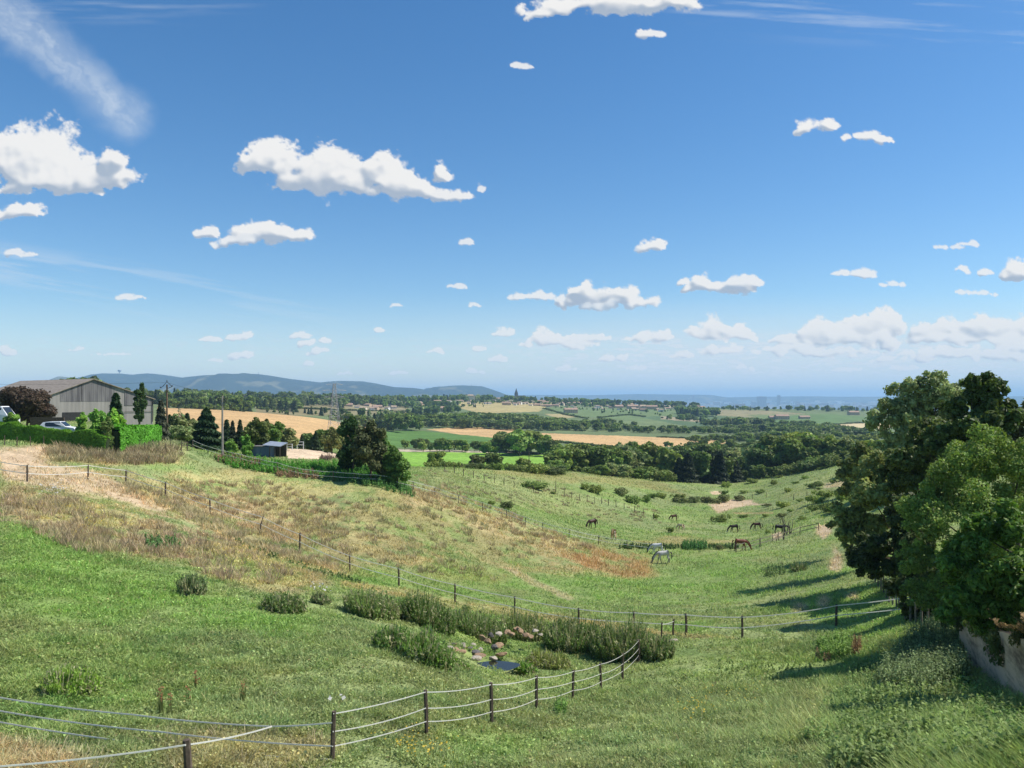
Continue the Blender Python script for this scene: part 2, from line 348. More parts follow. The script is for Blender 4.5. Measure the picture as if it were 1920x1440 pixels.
# hollow of the pond
PDX, PDY, PDZ = hit(930, 1243)
dp = np.hypot((XX-PDX)/1.8, (YY-PDY)/1.5)
ZZ = ZZ-smooth(1.3, .7, dp)*.5
cc = albedo(XX, YY, ZZ)
nr, nc = len(Ys), len(pxs)
idx = np.arange(nr*nc).reshape(nr, nc)
fc = np.stack([idx[:-1, :-1], idx[:-1, 1:], idx[1:, 1:], idx[1:, :-1]], -1).reshape(-1, 4)
gm, nt, b, out = nmat('meadow_ground'); N = nt.nodes.new; L = nt.links.new
at_ = N('ShaderNodeAttribute'); at_.attribute_name = 'col'
tc = N('ShaderNodeTexCoord')
def noise(scale, det=6, rough=.6):
    n = N('ShaderNodeTexNoise'); n.inputs['Scale'].default_value = scale; n.inputs['Detail'].default_value = det
    n.inputs['Roughness'].default_value = rough; L(tc.outputs['Object'], n.inputs['Vector']); return n
n1 = noise(3.2, 8, .7); n2 = noise(.35, 8, .65); n3 = noise(.03, 6, .6)
def ramp(n, a, b_, lo, hi):
    mr = N('ShaderNodeMapRange'); L(n.outputs['Fac'], mr.inputs[0])
    mr.inputs[1].default_value = a; mr.inputs[2].default_value = b_; mr.inputs[3].default_value = lo; mr.inputs[4].default_value = hi; return mr
r1 = ramp(n1, .3, .7, .65, 1.4); r2 = ramp(n2, .3, .7, .8, 1.3); r3 = ramp(n3, .35, .65, .85, 1.15)
ma = N('ShaderNodeMath'); ma.operation = 'MULTIPLY'; L(r1.outputs[0], ma.inputs[0]); L(r2.outputs[0], ma.inputs[1])
mb_ = N('ShaderNodeMath'); mb_.operation = 'MULTIPLY'; L(ma.outputs[0], mb_.inputs[0]); L(r3.outputs[0], mb_.inputs[1])
vm = N('ShaderNodeVectorMath'); vm.operation = 'SCALE'; L(at_.outputs['Color'], vm.inputs[0]); L(mb_.outputs[0], vm.inputs['Scale'])
L(vm.outputs[0], b.inputs['Base Color']); b.inputs['Roughness'].default_value = .95; b.inputs['Specular IOR Level'].default_value = .1
bp = N('ShaderNodeBump'); bp.inputs['Strength'].default_value = .6; bp.inputs['Distance'].default_value = .12
L(n1.outputs['Fac'], bp.inputs['Height']); bp2 = N('ShaderNodeBump'); bp2.inputs['Strength'].default_value = .5; bp2.inputs['Distance'].default_value = .6
L(n2.outputs['Fac'], bp2.inputs['Height']); L(bp.outputs[0], bp2.inputs['Normal']); L(bp2.outputs[0], b.inputs['Normal'])
add('ground', fast_mesh('ground', np.stack([XX, YY, ZZ], 1), fc, cc, gm, True), kind='structure')

# ------------------------------------------------------------------ distant hills
def ridge(name, prof, Y0, depth, zb, seed, px0, px1, step=3):
    xs = np.arange(px0, px1+1, step); ts = np.concatenate([np.linspace(-1, 0, 26), np.linspace(.12, 1, 8)])
    pr = np.interp(xs, [p[0] for p in prof], [p[1] for p in prof])
    top = CZ+(H0-pr)/F*Y0
    P, T = np.meshgrid(xs, ts); TP = np.tile(top, (len(ts), 1))
    X = (P-CX)/F*Y0; Y = Y0+T*depth
    sh = np.cos(T*math.pi/2)**.8
    gul = (fbm(X/420, Y/700, seed, 5)-.5)*.55*np.sin(np.clip(-T, 0, 1)*math.pi)
    Z = zb+(TP-zb)*np.clip(sh+gul, 0, 1.0)
    n = fbm(X/260, Y/420, seed+7, 5).ravel()[:, None]; f = fbm(X/130, Y/200, seed+17, 3).ravel()[:, None]
    c = np.array((.014, .028, .024))*(.6+.8*n)
    k = .5*smooth(.64, .72, f)*smooth(-.15, -.5, T.ravel())[:, None]
    c = c*(1-k)+np.array((.22, .20, .11))*k
    nr, nc = P.shape; i = np.arange(nr*nc).reshape(nr, nc)
    fc = np.stack([i[:-1, :-1], i[:-1, 1:], i[1:, 1:], i[1:, :-1]], -1).reshape(-1, 4)
    return add('hills', fast_mesh(name, np.stack([X.ravel(), Y.ravel(), Z.ravel()], 1), fc, c, gm, True), kind='structure')
HILL = [(120,735),(160,722),(184,704),(192,700),(228,700.5),(258,703.5),(275,700),(292,701),(325,706),(349,710),(375,705),(410,703.5),(460,703),(485,701.5),(505,704),(540,710),(600,717),(640,714),(680,715),(705,719),(740,726),(780,728),(800,731),(850,742)]
HILL2 = [(780,737),(800,728),(830,725),(870,723),(905,724.5),(925,731),(950,740),(990,746)]
ridge('long_hill', HILL, 8600, 1900, CZ-160, 3, 120, 852)
ridge('round_hill', HILL2, 9600, 1300, CZ-160, 9, 776, 992)
LOW = [(880,744),(1000,740.5),(1100,741),(1190,739),(1330,740.5),(1362,745),(1420,744),(1500,743),(1600,744),(1800,743),(2300,743)]
ridge('low_ridge', LOW, 17000, 2500, CZ-165, 15, 860, 2300, 6)

# ------------------------------------------------------------------ sky dome carrying the clouds
CL = [(60,285,78,58),(130,322,95,44),(196,332,62,34),(15,322,80,46),(215,300,30,22),(95,345,110,22),(660,335,130,30),(560,345,60,24),(760,360,80,18),(1560,634,130,15),(1750,634,140,16),(1870,632,100,20),(1500,660,110,9),(1800,662,140,9),(1640,612,70,18),(1130,565,110,20),(1050,640,80,9),
 (45,398,66,18),(0,400,60,18),(520,298,66,40),(485,300,36,26),(620,295,60,38),(640,348,66,38),(700,318,85,34),(775,348,75,28),(835,324,22,18),(835,366,62,14),(590,330,60,36),(901,352,11,8),
 (505,440,78,30),(475,432,40,26),(388,434,32,14),(440,452,52,12),(246,558,34,10),(40,474,34,9),(1533,235,46,18),(1618,258,60,15),
 (1110,6,190,30),(1225,60,36,13),(1040,26,66,16),(1255,2,74,22),(985,122,34,10),(874,456,18,8),(1224,462,35,15),(1350,538,82,20),(1395,528,42,13),(1308,524,42,15),
 (1150,553,98,26),(1120,540,50,22),(1140,575,60,10),(1005,555,66,12),(1608,512,52,11),(1672,533,32,8),(1825,507,40,12),(1912,510,30,22),(1832,548,52,7),(1778,462,38,6),(1815,455,22,8),
 (855,538,28,7),(741,575,12,5),(888,574,15,6),(397,638,22,8),(447,631,28,8),(590,640,38,9),(565,626,22,7),(597,659,24,6),(450,668,28,8),(408,675,18,4),(578,680,14,5),(707,620,7,7),
 (818,657,17,7),(945,623,27,7),(1040,630,52,12),(1110,631,40,8),(1075,648,20,9),(1217,632,56,11),(1340,618,52,21),(1392,631,32,12),(1150,667,34,10),(935,672,28,7),(893,655,22,5),(1345,655,42,11),(1282,667,22,7),
 (1490,631,48,10),(1560,620,66,19),(1620,630,66,14),(1653,605,48,18),(1740,616,56,14),(1800,612,56,20),(1885,613,66,18),(1500,653,76,9),(1600,655,66,7),(1745,665,42,12),(1885,650,66,12),(1880,668,66,9),(1660,670,44,7),(1812,663,28,9),
 (14,660,20,8),(140,652,16,5),(205,665,44,3),(1395,690,24,8),(1190,690,26,6),(1060,690,24,7),(750,700,22,6),(1590,690,40,6),(1700,690,44,7),(890,695,24,6),(650,702,18,5)]
def build_sky():
    pxs = np.arange(-160, 2081, 1.9); pys = np.concatenate([np.arange(-200, 600, 1.9), np.arange(600, 757, 1.15)])
    P, Q = np.meshgrid(pxs, pys)
    wx = (fbm(P/34, Q/26, 101, 5, .55)-.5); wy = (fbm(P/34, Q/26, 131, 5, .55)-.5)
    M = np.zeros(P.shape); S = np.full(P.shape, 10.0); Vv = np.zeros(P.shape)
    rc = np.random.default_rng(12)
    for x, y, a, b_ in CL:
        if 590 < y < 690: a, b_ = a*1.1, b_*1.3
        k = min(1, .22+b_/32); n = int(5+2.2*a/b_); base = y+b_*.60
        c = (np.abs(P-x) < a*1.5+8) & (np.abs(Q-y) < b_*2.2+8)
        px = P[c]+wx[c]*52*k; py = Q[c]+wy[c]*38*k; f = np.zeros(px.shape)
        for i in range(n):
            u = rc.uniform(-1, 1)*.92; r = b_*rc.uniform(.42, .85)*(1-.55*u*u)
            cx, cy = x+u*a*.86, base-r*rc.uniform(.45, .8)-(1-u*u)*b_*.30*rc.random()
            R2 = r*1.55; dy = np.where(py > cy, (py-cy)*1.45, py-cy)
            d2 = ((px-cx)/1.25)**2+dy**2
            f += np.maximum(0, 1-d2/R2**2)**2
        M[c] += f*1.0
        u = f > .02; Sc = S[c]; Sc[u] = b_; S[c] = Sc; vc = Vv[c]; vc[u] = (Q[c][u]-y)/b_; Vv[c] = vc
    M = np.minimum(M, 3)
    big = smooth(8, 26, S)
    fine = fbm(P/11, Q/8.5, 151, 5, .6)-.5; coarse = fbm(P/34, Q/26, 171, 5, .55)-.5
    hole = fbm(P/24, Q/17, 191, 5, .6)
    T = np.sqrt(M)-(.36+.10*big)+(coarse*1.0*big+fine*(.75*big+.85*(1-big)))*(M > .004)
    T = T+(fbm(P/5.5, Q/4.5, 195, 4, .6)-.5)*.55*(M > .004)*smooth(.5, .1, T)
    torn = np.exp(-(((P-515)/48)**2+((Q-300)/34)**2)); T = T-torn*smooth(.40, .62, hole)*.75
    # wash of small far clouds over the horizon
    row = smooth(612, 655, Q)*smooth(716, 700, Q); side = .25+.75*smooth(800, 1300, P)
    sm = fbm(P/26, Q/5.5, 211, 5, .6)
    farc = smooth(.50, .66, sm)*row*side
    alpha = smooth(-.10, .52, T)*(M > .004)
    alpha = alpha*(.80+.19*smooth(5, 18, S))
    # light: thickness falling off towards the sun side (up and right) is bright
    Tb = np.minimum(np.sqrt(M), 1.6)+.55*coarse*big+.35*fine
    d = np.zeros_like(Tb); Ts = blur(blur(Tb, 1.6, 0), 1.6, 1); d[5:, :-4] = Ts[5:, :-4]-Ts[:-5, 4:]
    Vs = blur(blur(Vv, 3, 0), 3, 1)
    bright = .92+.6*d-.32*smooth(-.35, .6, Vs)*smooth(.5, 1.2, Ts)*(.35+.65*big)+.22*coarse*big
    bright = bright+(.06+(.97-bright)*.45)*smooth(560, 620, Q)
    bright = np.clip(bright, .58, 1.0)
    # thin high streaks
    ang = .80
    u = (P*math.cos(ang)+Q*math.sin(ang)); v = (-P*math.sin(ang)+Q*math.cos(ang))
    st = fbm(u/120+wx*1.2, v/30+wy*1.5, 231, 6, .62)
    ax, ay, bx, by = -60, -40, 245, 225
    tt = np.clip(((P-ax)*(bx-ax)+(Q-ay)*(by-ay))/((bx-ax)**2+(by-ay)**2), 0, 1.0)
    dd = np.hypot(P-(ax+tt*(bx-ax)), Q-(ay+tt*(by-ay)))+(wx*22)
    past = np.hypot(P-bx, Q-by)
    ci = smooth(60, 0, dd-10*(1-tt)+(fbm(P/70, Q/70, 238, 3)-.5)*24)*(.5+.5*smooth(.3, .7, st))*.60*smooth(0, .3, tt+.2)
    v2 = Q-P*.16; st2 = fbm(P/260, v2/13, 251, 5, .6)
    ci2 = smooth(.46, .72, st2)*smooth(440, 480, v2)*smooth(570, 500, v2)*smooth(760, 200, P)*.34
    st3 = fbm(P/300, (Q-P*.06)/14, 271, 5, .6)
    ci3 = smooth(.50, .8, st3)*smooth(80, 20, Q-(P-1300)*.06)*smooth(1200, 1350, P)*.30
    ci4 = smooth(.45, .8, fbm(P/200, Q/12, 291, 5, .6))*smooth(60, 0, Q)*smooth(600, 200, P)*.28
    veil = smooth(540, 690, Q)*smooth(742, 712, Q)*(.32+.52*smooth(700, 1400, P))*(.75+.5*fbm(P/180, Q/9, 311, 4))
    rest = np.clip(ci+ci2+ci3+ci4+veil, 0, .8)
    soft = np.clip(rest+farc*.75*(1-rest), 0, .92)
    A = alpha+(1-alpha)*soft
    w = (alpha/(A+1e-6))
    sunny = np.array((1.0, .985, .965)); grey = np.array((.44, .52, .64))
    t = smooth(.58, 1.0, bright)[..., None]
    cc = grey*(1-t)+sunny*t
    low = smooth(560, 720, Q)[..., None]; cc = cc*(1-.22*low)+np.array((.70, .80, .93))*.22*low
    thin = np.array((.78, .86, .95))*np.ones_like(cc); k = farc[..., None]*.5; thin = thin*(1-k)+np.array((.9, .92, .95))*k
    C = cc*w[..., None]+thin*(1-w[..., None])
    dirs = np.stack([(P-CX)/F, np.ones_like(P), (H0-Q)/F], -1); dirs /= np.linalg.norm(dirs, axis=-1, keepdims=True)
    V = dirs.reshape(-1, 3)*76000+np.array((0, 0, CZ))
    n, m_ = P.shape; i = np.arange(n*m_).reshape(n, m_)
    fc = np.stack([i[:-1, :-1], i[:-1, 1:], i[1:, 1:], i[1:, :-1]], -1).reshape(-1, 4)
    vis = A.ravel()[fc].max(1) > .004
    cols = np.concatenate([C.reshape(-1, 3), A.reshape(-1, 1)], 1)
    m = bpy.data.materials.new('cloud_light'); m.use_nodes = True; nt = m.node_tree; nt.nodes.clear(); N = nt.nodes.new; L = nt.links.new
    a = N('ShaderNodeAttribute'); a.attribute_name = 'col'; e = N('ShaderNodeEmission'); L(a.outputs['Color'], e.inputs['Color']); e.inputs['Strength'].default_value = .72
    tr = N('ShaderNodeBsdfTransparent'); mx = N('ShaderNodeMixShader'); L(a.outputs['Alpha'], mx.inputs[0]); L(tr.outputs[0], mx.inputs[1]); L(e.outputs[0], mx.inputs[2])
    o = N('ShaderNodeOutputMaterial'); L(mx.outputs[0], o.inputs['Surface'])
    m.cycles.emission_sampling = 'NONE'
    used = np.unique(fc[vis]); remap = np.zeros(len(V), np.int64); remap[used] = np.arange(len(used))
    add('sky', fast_mesh('sky', V[used], remap[fc[vis]], cols[used], m, False), kind='structure')
build_sky()
# ------------------------------------------------------------------ the air
hm = bpy.data.materials.new('haze'); hm.use_nodes = True; nt = hm.node_tree; nt.nodes.clear()
pv = nt.nodes.new('ShaderNodeVolumePrincipled'); pv.inputs['Density'].default_value = 0.00008
pv.inputs['Color'].default_value = (.46, .71, 1.0, 1); pv.inputs['Anisotropy'].default_value = 0.0
o_ = nt.nodes.new('ShaderNodeOutputMaterial'); nt.links.new(pv.outputs[0], o_.inputs['Volume'])
mb = MB(); mb.box(-49000, 49000, -200, 49000, CZ-175, CZ+300)
add('haze', mb.mesh('haze', hm), kind='stuff')

# ------------------------------------------------------------------ foliage makers
def quads_at(P, Nrm, size, rg, asp=1.5, Tan=None):
    """rhombic leaf faces: centre P, normal Nrm"""
    n = len(P); Nrm = Nrm/(np.linalg.norm(Nrm, axis=1, keepdims=True)+1e-9)
    T = rg.normal(size=(n, 3)) if Tan is None else Tan
    T = T-Nrm*(T*Nrm).sum(1, keepdims=True); T /= np.linalg.norm(T, axis=1, keepdims=True)+1e-9
    B = np.cross(Nrm, T); s = np.asarray(size).reshape(-1, 1)*.5
    V = np.stack([P+T*s*asp, P+B*s-T*s*.15+Nrm*s*.18, P-T*s*asp, P-B*s-T*s*.15+Nrm*s*.18], 1).reshape(-1, 3)
    return V, np.arange(4*n).reshape(n, 4)
def blob_points(blobs, n, rg, shell=.55):
    B = np.array(blobs, float)             # x y z rx ry rz
    w = (B[:, 3]*B[:, 4]+B[:, 4]*B[:, 5]+B[:, 3]*B[:, 5]); w /= w.sum()
    k = rg.choice(len(B), n, p=w)
    d = rg.normal(size=(n, 3)); d /= np.linalg.norm(d, axis=1, keepdims=True)
    r = shell+(1-shell)*rg.random(n)**.7
    lump = 1+.22*(vnoise(d[:, 0]*3+k*5.1, d[:, 1]*3+d[:, 2]*4, 77)-.5)*2
    P = B[k, :3]+d*B[k, 3:]*(r*lump)[:, None]
    return P, d, k, r
def crown_mesh(name, blobs, n, size, col, mat, rg, shell=.55, asp=1.5, up=.35, var=.3, cvar=.22):
    P, d, k, r = blob_points(blobs, n, rg, shell)
    Nn = d*.7+rg.normal(size=(n, 3))*.65+np.array((0, 0, up))
    s = size*(.55+.9*rg.random(n))
    V, Fq = quads_at(P, Nn, s, rg, asp)
    cb = 1+cvar*(rg.random(len(blobs))-.5)*2
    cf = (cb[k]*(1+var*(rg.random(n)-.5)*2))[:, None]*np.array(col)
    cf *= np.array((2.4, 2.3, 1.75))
    cf[:, 0] *= 1+.25*(rg.random(n)-.5)
    return fast_mesh(name, V, Fq, np.repeat(cf, 4, 0), mat)
def join_fast(parts):
    V = []; Fq = []; C = []; o = 0
    for v, f, c in parts:
        V.append(v); Fq.append(f+o); C.append(c); o += len(v)
    return np.concatenate(V), np.concatenate(Fq), np.concatenate(C)
BARK = solid('bark', (.11, .085, .06), .9, .35, 6, .5)
BARKG = solid('grey_bark', (.19, .17, .14), .9, .3, 6, .5)
LEAF = leafmat('leaves', rough=.6, spec=.22)
LEAFS = leafmat('leaves_glossy', trans=.28, rough=.55, spec=.25)
def limbs(h, spread, n, rg, r0=None, name='trunk', base=.35, mat=None):
    m = MB(); r0 = r0 or h*.022
    lean = rg.normal(size=2)*h*.03
    ax = [(0, 0, -.4), (lean[0]*.3, lean[1]*.3, h*base*.5), (lean[0]*.6, lean[1]*.6, h*base), (lean[0], lean[1], h*.62), (lean[0]*1.2, lean[1]*1.2, h*.86)]
    m.tube(ax, [r0*1.25, r0, r0*.85, r0*.5, r0*.15], 7)
    for i in range(n):
        a = 6.28*i/n+rg.random()*.8; z0 = h*(base*.8+.35*rg.random()); L = spread*(.55+.4*rg.random())
        x0, y0 = lean*.6
        m.tube([(x0, y0, z0), (x0+math.cos(a)*L*.45, y0+math.sin(a)*L*.45, z0+h*.13), (x0+math.cos(a)*L*.9, y0+math.sin(a)*L*.9, z0+h*.24)], [r0*.45, r0*.28, r0*.08], 5)
    return m.mesh(name, mat or BARK, True)
def broad_blobs(h, w, rg, n=16, low=.18):
    """clumps making an uneven rounded crown of height h and half-width w"""
    B = [(0, 0, h*.55, w*.6, w*.6, h*.3)]
    for i in range(n):
        t = rg.random(); z = h*(low+.12+(.86-low-.12)*t); env = w*math.sqrt(max(.12, 1-((z/h-.5)/.5)**2*.8))
        a = 6.28*rg.random(); q = env*(.45+.4*rg.random()); r = w*(.26+.2*rg.random())
        B.append((math.cos(a)*q, math.sin(a)*q, z, r, r, r*.8))
    B.append((rg.normal()*w*.15, rg.normal()*w*.15, h*.86, w*.3, w*.3, h*.13))
    return B
def cone_cloud(h, w, n, rg, droop=.35, lobes=5, low=.05, power=.9):
    t = rg.random(n)**1.25; z = h*(low+(1-low)*t); a = 6.283*rg.random(n)
    tier = .82+.18*np.sin(z/h*34+a*2)
    R_ = w*(1-t)**power*tier*(.85+.25*vnoise(a*lobes/2, z/h*6, 5))+.02*w
    q = R_*(.45+.55*rg.random(n)**.6)
    P = np.stack([np.cos(a)*q, np.sin(a)*q, z-droop*q*.4], 1)
    Nn = np.stack([np.cos(a)*.5, np.sin(a)*.5, np.full(n, .9)], 1)+rg.normal(size=(n, 3))*.45
    Tn = np.stack([np.cos(a), np.sin(a), np.full(n, -droop)], 1)+rg.normal(size=(n, 3))*.3
    return P, Nn, Tn
def conifer_mesh(name, h, w, n, size, col, mat, rg, **k):
    P, Nn, Tn = cone_cloud(h, w, n, rg, **k)
    V, Fq = quads_at(P, Nn, size*(.6+.8*rg.random(n)), rg, 1.9, Tn)
    c = np.array(col)*1.6*(1+.35*(rg.random(n)-.5)*2)[:, None]
    return fast_mesh(name, V, Fq, np.repeat(c, 4, 0), mat)

# prototypes (unit height 1 in x,y,z is scaled per tree): each is a thing > crown, trunk
PROTO = {}
def proto(key, name, crown, trunk):
    PROTO[key] = (name, crown, trunk)
DG = (.058, .085, .028); MG = (.085, .12, .036); YG = (.12, .16, .048); GG = (.105, .13, .065); BG = (.045, .068, .03)
for i, (c, w) in enumerate([(DG, .42), (MG, .46), (MG, .36), (GG, .45), (DG, .5), (YG, .42)]):
    rg = np.random.default_rng(100+i)
    proto('b%d' % i, 'broadleaf_tree', crown_mesh('broad_crown', broad_blobs(1, w, rg, 15), 2600, .075, c, LEAF, rg), limbs(1, w, 5, rg, .02, 'broad_trunk'))
for i, (c, w) in enumerate([(BG, .26), (DG, .30), (BG, .34)]):
    rg = np.random.default_rng(200+i)
    proto('c%d' % i, 'conifer_tree', conifer_mesh('conifer_crown', 1, w, 2600, .055, c, LEAF, rg), limbs(1, .1, 0, rg, .018, 'conifer_trunk'))
for i, (c, w) in enumerate([((.022, .036, .018), .3), ((.028, .042, .02), .36)]):
    rg = np.random.default_rng(250+i)
    proto('d%d' % i, 'conifer_tree', conifer_mesh('conifer_crown', 1, w, 3200, .06, c, LEAF, rg), limbs(1, .1, 0, rg, .018, 'conifer_trunk'))
for i, (c, w) in enumerate([(GG, .2), (MG, .17)]):
    rg = np.random.default_rng(300+i)
    B = [(rg.normal()*.03, rg.normal()*.03, .15+.8*t, w*(.6+.5*math.sin(t*3.0))*(.7+.4*rg.random()), w*(.6+.5*math.sin(t*3.0)), .09) for t in np.linspace(0, 1, 13)]
    proto('p%d' % i, 'poplar_tree', crown_mesh('poplar_crown', B, 2000, .06, c, LEAF, rg), limbs(1, .1, 0, rg, .015, 'poplar_trunk'))
for i, c in enumerate([DG, MG, (.075, .09, .04), (.05, .07, .03)]):
    rg = np.random.default_rng(400+i)
    B = [(0, 0, .42, .55, .5, .42)]+[(rg.normal()*.42, rg.normal()*.4, .3+.4*rg.random(), .24, .24, .26) for _ in range(9)]
    proto('s%d' % i, 'bush', crown_mesh('bush_leaves', B, 1300, .085, c, LEAF, rg), None)
NTREE = {}
def plant(key, x, y, h, label, group=None, wf=1.0, name=None, z=None, cat=None, crownmat=None):
    nm, cr, tr = PROTO[key]; nm = name or nm
    zz = (g(x, y) if z is None else z)-.04*h
    if nm == 'bush' or tr is None:
        m = add(nm, cr, None, (x, y, zz), random.random()*6.28, label, cat or nm.split('_')[-1], group, sc=(h*wf, h*wf, h)); return m
    o = add(nm, None, None, (x, y, zz), random.random()*6.28, label, cat or 'tree', group, sc=(h*wf, h*wf, h))
    kid(o, 'crown', cr); kid(o, 'trunk', tr)
    NTREE[nm] = NTREE.get(nm, 0)+1
    return o
STUFFV = {}
def stuff_plant(bucket, key, x, y, h, wf=1.0, tint=1.0):
    STUFFV.setdefault(bucket, []).append((key, x, y, g(x, y)-.05*h, h, wf, tint))
_pm = {}
def proto_arrays(key):
    if key not in _pm:
        m = PROTO[key][1]; v = np.empty(len(m.vertices)*3, np.float32); m.vertices.foreach_get('co', v)
        c = np.empty(len(m.vertices)*4, np.float32); m.color_attributes['col'].data.foreach_get('color', c)
        v = v.reshape(-1, 4, 3); c = c.reshape(-1, 4, 4)[:, :, :3]
        _pm[key] = (v, c)
    return _pm[key]
def flush_stuff(bucket, name, label, cat, frac=.22, grow=2.0):
    rg = np.random.default_rng(5); V = []; C = []
    for key, x, y, z, h, wf, tint in STUFFV[bucket]:
        v, c = proto_arrays(key); k = rg.choice(len(v), int(len(v)*frac), replace=False)
        q = v[k]; ce = q.mean(1, keepdims=True); q = ce+(q-ce)*grow
        a = rg.random()*6.28; s, co = math.sin(a), math.cos(a)
        X = (q[..., 0]*co-q[..., 1]*s)*h*wf+x; Y = (q[..., 0]*s+q[..., 1]*co)*h*wf+y
        V.append(np.stack([X, Y, q[..., 2]*h+z], -1).reshape(-1, 3)); C.append((c[k]*tint*(.62+.4*rg.random())).reshape(-1, 3))
    V = np.concatenate(V); C = np.concatenate(C)
    add(name, fast_mesh(name, V, np.arange(len(V)).reshape(-1, 4), C, LEAF), label=label, cat=cat, kind='stuff')
def interp(pts, t):
    xs = np.linspace(0, 1, len(pts)); return [float(np.interp(t, xs, [p[i] for p in pts])) for i in range(len(pts[0]))]
def band(pts, n, keys, label, group, jit=(8, .03, 4), wf=1.0, minh=2.0, stuff=None, name=None, tint=1.0, hmax=30):
    """a row of trees: pts = (px, distance, row of the tree tops) along the row"""
    for i in range(n):
        t = (i+random.random())/n; px, Y, tp = interp(pts, t)
        px += random.gauss(0, jit[0]*.5); Y *= 1+random.uniform(-1, 1)*jit[1]; tp += random.uniform(-.5, 1)*jit[2]
        x, y = at(px, Y); z = g(x, y); h = (CZ-(tp-H0)/F*Y)-z
        h = min(max(h, minh), hmax); key = random.choice(keys); w = wf*random.uniform(.85, 1.2)
        if stuff: stuff_plant(stuff, key, x, y, h, w, tint)
        else: plant(key, x, y, h, label, group, w, name)

BL = ['b0', 'b1', 'b2', 'b3', 'b4']
# ---- rows and woods of the middle distance
band([(800,205,866),(900,215,867),(1000,225,868),(1060,232,868)], 26, ['s0', 's1', 's3'], 'dark rounded bush in the low hedgerow between far pasture and bright green field', 'bushes of the hedgerow beyond the pasture', (8, .05, 4), 1.3, 2.0)
for px, Y, tp, k, lb in [(817,262,845,'b1','small round tree standing alone before the bright green field, left of three'),(893,268,851,'b4','low broad tree growing in the hedgerow before the bright green field, middle of three'),(926,270,848,'b0','grey-green round tree in the hedgerow before the bright green field, right of three'),(980,262,856,'b5','thin pale young tree in front of the bright green field by a thin pole')]:
    x, y = at(px, Y); plant(k, x, y, (CZ-(tp-H0)/F*Y)-g(x, y), lb, wf=1.15)
band([(1035,300,846),(1060,310,838),(1090,320,830),(1120,320,834),(1155,310,850)], 18, BL, 'broad green tree in the clump beside the bright green field', 'clump of trees right of the bright green field', (10, .1, 6), 1.1)
band([(1150,330,852),(1165,340,828),(1200,350,826),(1240,350,832),(1262,340,842)], 20, BL+['b5', 'p0'], 'tall green tree in the clump left of the dark conifers', 'clump of trees between bright field and dark conifers', (9, .1, 8), 1.0)
band([(1040,285,864),(1150,290,868),(1270,300,880)], 16, ['b1', 's0', 'b3', 's1'], 'low leafy tree at the foot of the valley clumps', 'low trees along the far edge of the pasture', (10, .05, 6), 1.4)
band([(1275,305,858),(1300,312,846),(1330,318,845),(1360,318,850),(1385,322,864)], 30, ['d0', 'd1', 'd1', 'd0', 'b0'], 'very dark conifer of the dense clump at the end of the horse pasture', 'dark conifers closing the valley pasture', (6, .035, 8), 1.15, name='dark_conifer')
band([(1395,335,884),(1420,345,835),(1450,350,815),(1490,345,810),(1530,335,812),(1570,322,816),(1600,312,826)], 34, BL, 'dark green tree of the wood topping the right-hand pasture slope', 'wood along the top of the pasture slope', (9, .05, 8), 1.05)
band([(1420,322,872),(1480,312,868),(1560,300,852),(1600,292,842)], 20, ['b0', 'b4', 's0', 's3'], 'low dark tree on the near edge of the slope-top wood', 'low edge trees of the slope-top wood', (9, .02, 6), 1.3)
band([(1255,420,838),(1300,460,832),(1350,480,834),(1400,470,838)], 22, BL, 'mid green tree in the valley bottom behind the dark conifers', 'valley trees behind the dark conifers', (12, .12, 8), 1.1)
band([(770,500,826),(820,505,822),(870,505,826),(930,510,824)], 26, BL, 'grey-green tree in the row dividing the two bright green fields', 'row of trees between the two bright green fields', (10, .04, 8), 1.15)
band([(925,515,820),(960,520,806),(990,520,806),(1020,515,818),(1045,505,834)], 26, BL, 'large dark tree in the grove at the right end of the green fields', 'grove at the right end of the green fields', (10, .06, 8), 1.15)
band([(1050,520,838),(1120,520,834),(1160,500,836)], 10, BL, 'green tree below the long wheat field', 'trees below the long wheat field', (12, .08, 6), 1.1)
band([(1240,640,828),(1330,660,826),(1420,680,822),(1500,700,815),(1640,720,812)], 46, BL+['b5'], 'round tree in the wooded valley floor above the slope-top wood', 'wooded valley floor trees', (16, .14, 8), 1.15)
band([(870,955,790),(1000,965,795),(1100,985,800),(1200,1000,803),(1290,1010,806)], 44, BL, 'round tree on the near edge of the wood above the wheat fields', 'near edge trees of the wood above the wheat', (12, .03, 5), 1.15)
# ---- far woods: one mass
for pts, n in [([(860,1000,782),(1000,1010,788),(1100,1030,792),(1300,1050,800),(1420,1060,806)], 210), ([(860,1120,772),(940,1130,774),(1010,1140,778)], 60),
               ([(850,1080,776),(960,1100,778),(1030,1100,782),(1080,1090,788)], 110),
               ([(640,960,790),(760,970,784),(880,980,783)], 100), ([(760,1050,778),(860,1060,772)], 34),
               ([(1080,1150,786),(1130,1160,783),(1180,1170,790)], 20),
               ([(1290,800,818),(1400,860,812),(1520,900,808),(1640,920,804)], 120), ([(1300,1100,800),(1430,1150,795),(1560,1200,792)], 110),
               ([(1310,1300,789),(1380,1350,782),(1440,1400,786)], 50), ([(1440,1000,800),(1540,1050,798),(1660,1050,802)], 70), ([(1440,1300,790),(1500,1300,786),(1520,1300,790)], 16)]:
    band(pts, n, BL, '', '', (14, .05, 5), 1.15, 4, 'far', hmax=16)
